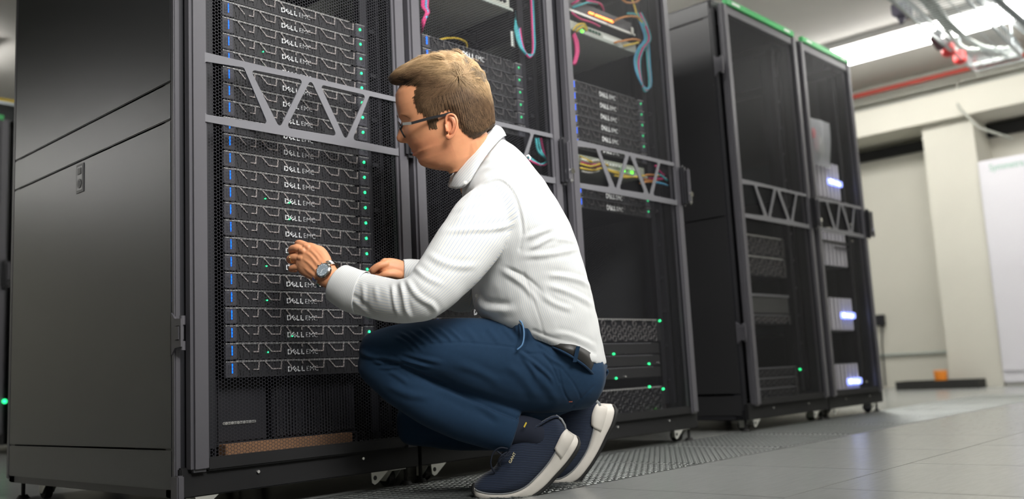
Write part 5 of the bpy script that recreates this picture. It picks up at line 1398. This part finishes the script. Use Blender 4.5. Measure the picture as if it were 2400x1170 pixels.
def feat(a, l, b, c):
    if c > .1:
        al = abs(l)
        # nose
        if NO[0][0] - .004 < b < NO[-1][0] + .004:
            ridge = np.interp(b, [q[0] for q in NO], [q[1] for q in NO]); base = lut(FR, b)
            t = (b - NO[0][0]) / (NO[-1][0] - NO[0][0]); sg = .0125 - .0055 * max(0, min(1, t))
            a += max(0, ridge - base) * G(l, sg)
        a += .006 * G(al - .0155, .006) * G(b - bn + .002, .007)                      # nostril wing
        a -= .011 * G(al - .033, .015) * G(b - be + .001, .012)                       # eye socket
        a += .0055 * G(al - .033, .011) * G(b - be + .002, .008)                      # eyeball under the lid
        a += .0045 * G(al - .030, .018) * G(b - be - .017, .007)                      # brow
        a += .004 * G(al - .046, .014) * G(b - be + .027, .016)                       # cheekbone
        a += .0036 * G(l, .024) * (G(b - bm_ - .0048, .0036) + 1.2 * G(b - bm_ + .0055, .004)) - .0055 * G(l, .028) * G(b - bm_, .0018) - .003 * G(al - .027, .006) * G(b - bm_, .006)
        a -= .003 * G(al - .036, .012) * G(b - bm_, .02)
    return a, l, b
bs = np.concatenate([np.linspace(-.118, -.075, 10), np.linspace(-.073, .06, 90), np.linspace(.062, .15, 30), np.linspace(.153, .176, 12)])
bs = np.unique(np.clip(bs, None, FR[0][1] - .0005))
head = shell_levels(bs, lambda b: lut(FR, b), lambda b: lut(BK, b), wdt, n=120, e=2.3, feat=feat)
neck = Loft([(1092, 325, 2.49, 52, .055), (1100, 352, 2.505, 51, .056), (1118, 380, 2.53, 56, .06), (1140, 415, 2.55, 70, .08)])
def tubep(P, r, n=8):
    m = MB(); m.tube([wp(*q) for q in catmull(P, 4)], r, n); q = P_(); q.v = m.v; q.f = m.f; return q
ed = DH - .083
helix = tubep([(1047, 295, ed + .006), (1045, 283, ed), (1048, 272, ed - .004), (1057, 268, ed - .008), (1066, 272, ed - .011), (1071, 284, ed - .012), (1070, 298, ed - .011), (1066, 310, ed - .009), (1060, 320, ed - .006), (1052, 325, ed - .003), (1046, 321, ed + .003)], .0036)
lobe = tubep([(1060, 318, ed - .004), (1053, 322, ed - .002), (1047, 318, ed + .004)], .0048)
anti = tubep([(1053, 277, ed + .001), (1060, 281, ed - .003), (1063, 292, ed - .003), (1061, 304, ed - .002), (1055, 313, ed + .002)], .0028)
concha = Loft([(1061, 278, ed + .008, 10, .006), (1060, 296, ed + .009, 12, .007), (1056, 313, ed + .010, 8, .007)], n=14, sub=3)
trag = tubep([(1044, 292, ed + .004), (1046, 300, ed + .001), (1046, 308, ed + .004)], .0034)
lipu = tubep([(966.5, 354.5, DH - .003), (971, 357.5, DH - .014), (977, 361, DH - .021)], .0028)
hd = blob([head, neck, helix, lobe, anti, concha, trag], .0019, 3)
# ---- hands
def chain(P, r, n=12):
    m = MB(); Q = catmull([tuple(p) + (rr,) for p, rr in zip(P, r)], 4); m.tube([wp(*q[:3]) for q in Q], [q[3] for q in Q], n)
    m.ball(wp(*Q[-1][:3]), Q[-1][3], 12, 8); m.ball(wp(*Q[0][:3]), Q[0][3], 12, 8)
    q = P_(); q.v = m.v; q.f = m.f; return q
palm = Loft([(798, 668, 2.392, 24, .021), (772, 650, 2.398, 27, .020), (756, 634, 2.405, 33, .020), (738, 618, 2.418, 39, .019), (720, 606, 2.430, 39, .017), (708, 600, 2.438, 34, .014)], n=24, caps=(.3, .6))
fing = [chain([(726, 580, 2.432), (707, 572, 2.446), (698, 571, 2.462), (700, 580, 2.478), (708, 588, 2.486)], [.0100, .0098, .0092, .0080, .0065]),
        chain([(714, 589, 2.432), (697, 582, 2.440), (684, 584, 2.455), (684, 592, 2.472), (696, 598, 2.482)], [.0104, .0102, .0095, .0082, .0068]),
        chain([(710, 606, 2.432), (693, 603, 2.438), (680, 606, 2.450), (679, 611, 2.466), (690, 614, 2.478)], [.0100, .0098, .0092, .0080, .0066]),
        chain([(713, 626, 2.432), (697, 626, 2.437), (684, 629, 2.448), (683, 632, 2.462), (692, 634, 2.472)], [.0092, .0090, .0084, .0074, .0060]),
        chain([(764, 608, 2.415), (752, 590, 2.430), (735, 583, 2.452), (718, 584, 2.472), (706, 588, 2.486)], [.0135, .0135, .0108, .0095, .0075])]
knk = [chain([(722, 580, 2.424), (716, 578, 2.428)], [.008, .007]), chain([(711, 588, 2.423), (705, 586, 2.427)], [.0085, .0075]), chain([(708, 606, 2.423), (702, 605, 2.427)], [.008, .007]), chain([(711, 625, 2.425), (706, 625, 2.428)], [.0075, .0065])]
palm2 = Loft([(968, 641, 2.69, 22, .024), (948, 640, 2.685, 24, .024), (930, 634, 2.68, 26, .026), (912, 628, 2.675, 24, .026), (900, 624, 2.672, 20, .024)], n=20, caps=(.3, .7))
f2_ = [chain([(905, 619, 2.655), (889, 623, 2.650), (875, 634, 2.655), (875, 642, 2.668), (888, 645, 2.675)], [.0105, .0102, .0095, .0082, .0070]),
       chain([(903, 618, 2.675), (886, 624, 2.672), (871, 636, 2.675), (872, 645, 2.685), (886, 648, 2.69)], [.0105, .0102, .0095, .0082, .0070]),
       chain([(904, 619, 2.695), (889, 624, 2.695), (876, 636, 2.697), (878, 645, 2.70), (890, 648, 2.70)], [.0100, .0098, .0090, .0080, .0066]),
       chain([(908, 622, 2.712), (895, 628, 2.713), (884, 638, 2.714), (886, 645, 2.712), (896, 648, 2.71)], [.0090, .0088, .0082, .0072, .0060]),
       chain([(935, 645, 2.660), (918, 642, 2.648), (903, 643, 2.645), (891, 648, 2.652)], [.0125, .0115, .0100, .0080])]
hands = blob([palm] + fing + knk, .0017, 3); hands2 = blob([palm2] + f2_, .0020, 3)
crease(hands, [([(745, 640), (725, 618), (708, 606)], 3, 1.2 * W, 1), ([(748, 625), (728, 600), (712, 590)], 3, 1.0 * W, 1), ([(742, 650), (722, 636), (712, 626)], 3, .9 * W, 1), ([(750, 615), (742, 600), (724, 582)], 3, .9 * W, 1)])
# the rest of the body under the clothes
core = blob([Loft([(1140, 415, 2.55, 40, .07), (1190, 470, 2.56, 70, .16), (1240, 600, 2.57, 90, .16), (1290, 740, 2.58, 95, .15), (1320, 850, 2.59, 80, .15)]),
             Loft([(a, b, c, d_ * .6, e_ * .6) for a, b, c, d_, e_ in ST_ARM]), Loft([(1190, 470, 2.70, 36, .04), (1105, 660, 2.76, 32, .034), (1020, 668, 2.73, 24, .028), (962, 640, 2.69, 20, .022)]),
             Loft([(1345, 880, 2.52, 55, .07), (1100, 836, 2.45, 60, .06), (890, 836, 2.42, 38, .042)]), Loft([(890, 850, 2.42, 36, .04), (1045, 955, 2.44, 38, .04), (1240, 1015, 2.437, 24, .026)]),
             Loft([(1335, 885, 2.68, 50, .06), (1120, 950, 2.675, 42, .05), (970, 990, 2.685, 32, .036)]), Loft([(968, 995, 2.685, 30, .036), (1190, 1003, 2.72, 32, .038), (1330, 978, 2.72, 22, .025)])], .009, 4)
# join to one body
bm = bmesh.new()
for m_ in (hd, hands, hands2, core): bm.from_mesh(m_)
body = bpy.data.meshes.new('body'); bm.to_mesh(body); bm.free()
body.polygons.foreach_set('use_smooth', [True] * len(body.polygons))
def skin_material():
    m = mat('skin', (.69, .31, .158), .5, sss=.12, noise_amt=.10, noise_scale=55, bump=.12, bump_scale=700); nt = m.node_tree; b = nt.nodes['Principled BSDF']
    # lips and stubble from a painted attribute (real pigment)
    at = nt.nodes.new('ShaderNodeAttribute'); at.attribute_name = 'pigment'
    src = b.inputs['Base Color'].links[0].from_socket
    mx = nt.nodes.new('ShaderNodeMix'); mx.data_type = 'RGBA'; mx.blend_type = 'MULTIPLY'; mx.inputs[0].default_value = 1
    nt.links.new(src, mx.inputs[6]); nt.links.new(at.outputs['Color'], mx.inputs[7]); nt.links.new(mx.outputs[2], b.inputs['Base Color'])
    return m
v = getv(body); X, Y, Z = topx(v); pg = np.ones((len(v), 4), np.float32)
rel = v - np.array(O); la = rel @ np.array(FW); ll = np.abs(rel @ np.array(LT)); lb_ = rel @ np.array(UPV)
lip = np.exp(-((lb_ - bm_) / .0085) ** 4) * np.exp(-(ll / .021) ** 4) * (la > .06)
stub = np.clip(1 - np.abs(lb_ + .055) / .045, 0, 1) * (la > .0) * (lb_ < -.01) * (Z < 2.7) * (X < 1070) * (X > 900) * (Y < 402)
cheek = np.exp(-((lb_ + .022) / .02) ** 2 - ((ll - .045) / .025) ** 2) * (la > .03) * (Y < 400)
ear = ((X > 1043) & (X < 1073) & (Y > 266) & (Y < 328) & (ll > .07))
pg[:, 0] *= 1 - .10 * stub + .02 * lip; pg[:, 1] *= 1 - .16 * stub - .42 * lip - .08 * cheek - .10 * ear; pg[:, 2] *= 1 - .16 * stub - .30 * lip - .08 * cheek - .08 * ear
ca = body.color_attributes.new('pigment', 'FLOAT_COLOR', 'POINT'); ca.data.foreach_set('color', pg.ravel())
fin('body', body, skin_material(), man)

# ---- hair
HF = sorted([ab(p) for p in [(985, 137), (968, 143), (953, 150), (938, 158), (926, 167), (917, 176), (913, 184), (917, 193), (926, 197.5), (940, 200), (941, 207), (934, 222), (930, 240), (934, 264), (940, 282), (946, 305)]], key=lambda q: -q[1])
HB = sorted([ab(p) for p in [(1000, 134), (1040, 126), (1072, 128), (1112, 144), (1136, 172), (1149, 206), (1157, 242), (1160, 275), (1161, 297), (1152, 318), (1138, 336)]], key=lambda q: -q[1])
HW = [(-60, .066), (-30, .072), (0, .077), (40, .083), (80, .084), (115, .080), (140, .071), (155, .060), (166, .044), (171, .025)]
def hwd(b): return np.interp(b / k_, [q[0] for q in HW], [q[1] for q in HW])
tb_ = max(HF[0][1], HB[0][1])
bs = np.concatenate([np.linspace(-.068, .12, 66), .12 + (tb_ - .12) * np.sin(np.linspace(.02, PI / 2, 40))])
cap = shell_levels(bs, lambda b: lut(HF, b), lambda b: lut(HB, b), hwd, n=120, e=2.3)
HAIRP = [(900, 170), (925, 140), (1040, 100), (1130, 120), (1180, 200), (1185, 296), (1168, 304), (1156, 317), (1142, 327), (1124, 330), (1109, 324), (1092, 312), (1083, 298), (1076, 280), (1069, 268), (1058, 261), (1048, 266), (1040, 279), (1037, 304), (1027, 308), (1016, 301), (1008, 286), (1002, 271), (990, 266), (984, 250), (980, 229), (987, 206), (940, 203), (932, 207), (905, 207)]
def e2p(v):
    r = np.asarray(v) - np.array(O); a = r @ np.array(FW) / k_; b = r @ np.array(UPV) / k_; l = r @ np.array(LT)
    return 1055 + a * f2[0] + b * u2[0], 298 + a * f2[1] + b * u2[1], l
cm = bpy.data.meshes.new('cap'); cm.from_pydata([tuple(p) for p in cap.v], [], cap.f)
v = getv(cm); ex, ey, el = e2p(v)
inside = inpoly(ex, ey, HAIRP)
# lay the cap against the skull near the hairline
skull = bpy.data.meshes.new('sk'); skull.from_pydata([tuple(p) for p in head.v], [], head.f)
bsk = bmesh.new(); bsk.from_mesh(skull); bvs = BVHTree.FromBMesh(bsk)
edge, _ = polydist(ex, ey, HAIRP[6:] )
wgt = np.clip(edge / 16, 0, 1) * inside
for i in range(len(v)):
    if wgt[i] < 1:
        p, nn, ix, dd = bvs.find_nearest(Vector(v[i]))
        if p is not None:
            out = (Vector(v[i]) - p)
            if dd > .001 and ex[i] > 960: v[i] = p + out * max(wgt[i], .10)
# broad locks: shallow flow ridges on top
W0 = np.array([1082, 186.])
ang = np.arctan2(ey - W0[1], ex - W0[0]); rad = np.hypot(ex - W0[0], ey - W0[1])
rid = np.sin(ang * 13 + rad * .05 + 2.0 * np.sin(rad * .03 + el * 60)) * np.clip(rad / 60, 0, 1) * np.clip((lut_b := (1 - (ey - 120) / 110)), 0, 1)
cen = np.array(hp(0, 0, .06)); dr_ = v - cen; dr_ /= np.linalg.norm(dr_, axis=1)[:, None]
v += dr_ * (rid * .0022 * inside)[:, None]
setv(cm, v)
bmh = bmesh.new(); bmh.from_mesh(cm); bmh.verts.ensure_lookup_table()
bad = [f for f in bmh.faces if not all(inside[q.index] for q in f.verts)]
bmesh.ops.delete(bmh, geom=bad, context='FACES'); bmesh.ops.recalc_face_normals(bmh, faces=bmh.faces)
capm = bpy.data.meshes.new('hair'); bmh.to_mesh(capm)
bvc = BVHTree.FromBMesh(bmh)
capm.polygons.foreach_set('use_smooth', [True] * len(capm.polygons))
def hair_material(name, dark):
    m = bpy.data.materials.new(name); m.use_nodes = True; nt = m.node_tree; b = nt.nodes['Principled BSDF']
    b.inputs['Roughness'].default_value = .5; b.inputs['Specular IOR Level'].default_value = .35
    at = nt.nodes.new('ShaderNodeAttribute'); at.attribute_name = 'tint'
    nt.links.new(at.outputs['Color'], b.inputs['Base Color'])
    return m
M_hair = hair_material('blond_hair', 0)
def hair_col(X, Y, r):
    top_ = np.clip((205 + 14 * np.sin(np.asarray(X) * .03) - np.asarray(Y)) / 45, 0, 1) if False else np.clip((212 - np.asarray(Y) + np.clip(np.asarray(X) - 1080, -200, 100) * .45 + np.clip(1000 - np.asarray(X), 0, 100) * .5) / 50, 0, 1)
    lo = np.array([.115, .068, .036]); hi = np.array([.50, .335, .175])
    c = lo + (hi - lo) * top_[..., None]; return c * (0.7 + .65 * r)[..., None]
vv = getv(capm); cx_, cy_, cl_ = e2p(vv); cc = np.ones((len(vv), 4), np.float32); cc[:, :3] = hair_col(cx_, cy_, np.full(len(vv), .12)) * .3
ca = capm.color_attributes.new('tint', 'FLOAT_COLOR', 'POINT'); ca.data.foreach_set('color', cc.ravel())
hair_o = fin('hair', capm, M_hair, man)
# strands
bmh.faces.ensure_lookup_table(); fa = np.array([f.calc_area() for f in bmh.faces]); fa /= fa.sum()
NS = 31000
pickf = RNG.choice(len(fa), NS, p=fa); sv = []; sf = []; sc_ = []
w0a, w0b = ab(W0)
for ii, fi in enumerate(pickf):
    f = bmh.faces[int(fi)]; w_ = RNG.random(len(f.verts)); w_ /= w_.sum()
    p = Vector((0, 0, 0))
    for a_, q in zip(w_, f.verts): p += q.co * float(a_)
    r = p - O; a_, b_, l_ = r.dot(FW), r.dot(UPV), r.dot(LT)
    da, db = a_ - w0a, b_ - w0b; rr = math.hypot(da, db) + 1e-5
    topness = max(0, min(1, (b_ - .075) / .05))
    # flow away from the crown whorl; forward and slightly lifted on top, downward on sides and back
    fl = FW * (da / rr) + UPV * (db / rr) * .9
    if topness > .1: fl = fl * (1 - .55 * topness) + (FW * (1.0) + LT * (.45 * math.sin(a_ * 55 + b_ * 30))) * topness * (.75 if da > -.02 else .1)
    else: fl = fl * .75 - UPV * .45 - FW * .1
    wv = noise.noise_vector(p * 38); fl += (LT * wv.x + UPV * wv.y * .6 + FW * wv.z * .5) * (.75 * topness + .2); fl += Vector(RNG.normal(0, .10, 3)); L = (.030 * topness + .015 * (1 - topness)) * (0.7 + .6 * RNG.random())
    if b_ < .01: L *= .7
    n0 = f.normal
    seg = 5 if topness > .3 else 3; pts = []; cur = p - fl.normalized() * L * .35; lift = (.0004 + .0016 * RNG.random() * (0.35 + topness))
    for s_ in range(seg + 1):
        q, nn, ix, dd = bvc.find_nearest(cur)
        if q is None: break
        t_ = s_ / seg
        h_ = lift * (0.25 + 1.2 * t_ - .5 * t_ * t_)
        if pts and (q - pts[-1][0]).length > L * .6: break
        pts.append((q + nn * h_, nn)) if (cur - q).length < .004 else pts.append((cur + nn * h_ * .3, nn))
        d_ = (fl - nn * fl.dot(nn)).normalized()
        cur = (q if (cur - q).length < .004 else cur) + d_ * L / seg
        fl = fl + (LT * (.10 * math.sin(ii * 1.7)) if topness > .3 else Vector((0, 0, 0)))
    if len(pts) < 3: continue
    base = len(sv); wd_ = .00032 + .00028 * float(RNG.random())
    for s_, (q, nn) in enumerate(pts):
        t_ = s_ / (len(pts) - 1); dd_ = (pts[min(s_ + 1, len(pts) - 1)][0] - pts[max(s_ - 1, 0)][0])
        sd = dd_.cross(nn); sd = sd.normalized() if sd.length > 1e-9 else LT
        ww = wd_ * (1 - .75 * t_)
        sv += [q - sd * ww, q + nn * ww * .8, q + sd * ww]
        if s_:
            o_ = base + 3 * s_; sf += [(o_ - 3, o_ - 2, o_ + 1, o_), (o_ - 2, o_ - 1, o_ + 2, o_ + 1)]
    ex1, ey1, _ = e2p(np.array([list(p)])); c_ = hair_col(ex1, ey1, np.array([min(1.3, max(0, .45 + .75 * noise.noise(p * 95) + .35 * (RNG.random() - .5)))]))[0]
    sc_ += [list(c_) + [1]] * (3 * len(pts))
hs = bpy.data.meshes.new('hair_strands'); hs.from_pydata([tuple(q) for q in sv], [], sf)
ca = hs.color_attributes.new('tint', 'FLOAT_COLOR', 'POINT'); ca.data.foreach_set('color', np.array(sc_, np.float32).ravel())
hs.polygons.foreach_set('use_smooth', [True] * len(hs.polygons))
stuff(fin('hair_strands', hs, M_hair, hair_o))
bsk.free(); bmh.free()
# eyebrow
eb = MB()
for s in (1, -1):
    for k in range(70):
        t = RNG.random(); l = s * (.014 + .036 * t); b0 = be + .0165 + .004 * math.sin(PI * t) + RNG.normal(0, .0012)
        a0 = lut(FR, b0) + .0035 - .36 * max(0, abs(l) - .01) ** 1.15
        p = hp(a0, l, b0); q = p + LT * (s * .006) + UPV * .0015 - FW * .0012; eb.tube([p, (p + q) / 2 + FW * .0008, q], [.0004, .00035, .0001], 3)
bhd = bmesh.new(); bhd.from_mesh(body); bhd.transform(Matrix.Translation(wloc(man))); bvb = BVHTree.FromBMesh(bhd); o_c = Vector((0, 0, CH))
for k in range(150):       # near eyebrow laid on the brow ridge
    t = RNG.random(); x_ = 934 + 27 * t; y_ = 268.5 + 10 * t - 3 * math.sin(PI * t) + RNG.normal(0, 1.3 * (1.2 - t))
    q_, n_, i_, d_ = bvb.ray_cast(o_c, (wp(x_, y_, 2.4) - o_c).normalized())
    if q_ is None: continue
    g_ = (wp(x_ + 6, y_ + 1.2, 2.4) - wp(x_, y_, 2.4)); eb.tube([q_, q_ + g_ * .5 + n_ * .0009, q_ + g_ + n_ * .0002], [.00035, .0003, .0001], 3)
bhd.free()
stuff(eb.build('eyebrow', mat('brow_hair', (.16, .09, .05), .6), man))

# ---- glasses
gl = MB(); M_gl = mat('black_glasses_frame', (.02, .02, .022), .3)
lc0 = ab((941.5, 304)); tilt = (np.array(ab((933, 283))) - np.array(ab((951, 325)))); tilt /= np.linalg.norm(tilt)
vert = FW * tilt[0] + UPV * tilt[1]
rims = []
for s in (1, -1):
    c = hp(lc0[0] - .005, s * .034, lc0[1]); hv = (LT * s - FW * .12).normalized()
    pts = [c + hv * (.0265 * math.cos(t) * (1 + .06 * math.cos(2 * t))) + vert * (.0215 * math.sin(t)) for t in [2 * PI * k / 32 for k in range(32)]]
    gl.tube(pts, .0023, 8, closed=True); rims.append((c, hv, pts))
gl.tube([hp(lc0[0] + .001, .0085, lc0[1] + .006), hp(lc0[0] + .006, 0, lc0[1] + .009), hp(lc0[0] + .001, -.0085, lc0[1] + .006)], .0016, 6)
glo = gl.build('glasses', M_gl, man)
for (c, hv, pts) in rims:
    lm = MB(); nn = hv.cross(vert).normalized() * .0006
    lm.add([p + nn for p in pts], [tuple(range(32))]); lm.build('lens', mat('lens_glass', (.9, .93, .95), .03, alpha=.18), glo)
for s in (1, -1):
    if s > 0:
        hinge = wp(944, 290.5, DH - .066); a_ = wp(964, 289, DH - .0755); b_ = wp(1008, 277, DH - .082); c_ = wp(1040, 270, DH - .0835); d_ = wp(1056, 266, DH - .082); e_ = wp(1071, 277, DH - .078)
    else:
        hinge, a_, b_, c_, d_, e_ = [hp(x, -.071, y) for x, y in (ab((944, 290.5)), ab((964, 289)), ab((1008, 277)), ab((1040, 270)), ab((1056, 266)), ab((1071, 277)))]
    g = MB(); P = catmull([a_, b_, c_, d_, e_], 5)
    for i in range(len(P) - 1):
        p, q = Vector(P[i]), Vector(P[i + 1]); dd = (q - p); g.obox((p + q) / 2, dd * .55, dd.normalized().cross(LT).normalized() * .0034, LT * .0012)
    g.build('temple_arm', M_gl, glo)
    ge = MB(); ro = max(rims[0 if s > 0 else 1][2], key=lambda p_: p_.dot(LT) * s); ge.tube([ro, hinge], [.0028, .0026], 8); ge.build('end_piece', M_gl, glo)
    g = MB(); dd = a_ - hinge; g.obox((a_ + hinge) / 2, dd * .52, dd.normalized().cross(LT).normalized() * .0036, LT * .0013); g.build('temple_hinge', mat('grey_metal_hinge', (.42, .42, .40), .35, .6), glo)

# ---- watch and ring
wt = MB(); wc = wp(758, 634, 2.378); nrm = (-CAMF * .84 - CAMR * .38 - CAMD * .38).normalized()
wax = (wp(738, 618, 2.40) - wp(778, 652, 2.395)).normalized()    # along the forearm
wa = (wax - nrm * wax.dot(nrm)).normalized(); wb = nrm.cross(wa).normalized()
wt.cyl(wc - nrm * .006, wc + nrm * .002, .0205, 32); wt.cyl(wc + nrm * .002, wc + nrm * .0042, .0205, 32, r2=.0178)
M_steel = mat('watch_steel', (.72, .70, .66), .18, 1.0)
wo = wt.build('watch', M_steel, man)
g = MB(); g.cyl(wc + nrm * .0040, wc + nrm * .0046, .0168, 32); g.build('dial', mat('pale_blue_dial', (.42, .50, .56), .12, .3, coat=1), wo)
g = MB()
for k in range(12):
    t = 2 * PI * k / 12; e1 = wa * math.cos(t) + wb * math.sin(t); e2_ = nrm.cross(e1); g.obox(wc + e1 * .0140 + nrm * .005, e1 * .0014, e2_ * .0004, nrm * .0003)
for t, L in ((1.9, .010), (4.0, .007)):
    e1 = wa * math.cos(t) + wb * math.sin(t); e2_ = nrm.cross(e1); g.obox(wc + e1 * L / 2 + nrm * .0054, e1 * L / 2, e2_ * .0005, nrm * .0003)
g.build('hands_and_markers', mat('watch_white', (.85, .86, .88), .3), wo)
g = MB(); g.cyl(wc + wa * .0205, wc + wa * .0235, .0028, 12)
for t in (.5, -.5): e1 = wa * math.cos(t) + wb * math.sin(t); g.cyl(wc + e1 * .0200, wc + e1 * .0228, .0018, 10)
g.build('crown', M_steel, wo)
# bracelet of links round the wrist
wcen = wp(763, 642, 2.403); K = 26
for k in range(K):
    t = 2 * PI * k / K; rdir = wb * math.cos(t) + nrm * math.sin(t)
    if math.sin(t) > .80: continue
    c = wcen + wb * (.0365 * math.cos(t)) + nrm * (.0260 * math.sin(t)); tg = (-wb * math.sin(t) * .0365 + nrm * math.cos(t) * .0260).normalized(); on = tg.cross(wa).normalized()
    g = MB()
    for j in (-1, 0, 1): g.obox(c + wa * (j * .0062), wa * (.0027), tg * .0040, on * (.0019 if j else .0023))
    g.build('bracelet_link', M_steel, wo)
g = MB(); rc = wp(686, 606, 2.4445); ra = (wp(693, 603, 2.438) - wp(680, 606, 2.450)).normalized(); r1_ = ra.orthogonal().normalized(); r2_ = ra.cross(r1_)
g.tube([rc + (r1_ * math.cos(t) + r2_ * math.sin(t)) * .0102 for t in [2 * PI * k / 24 for k in range(24)]], .0014, 6, closed=True)
g.build('ring', mat('gold_ring', (.85, .58, .25), .2, 1.0), man)
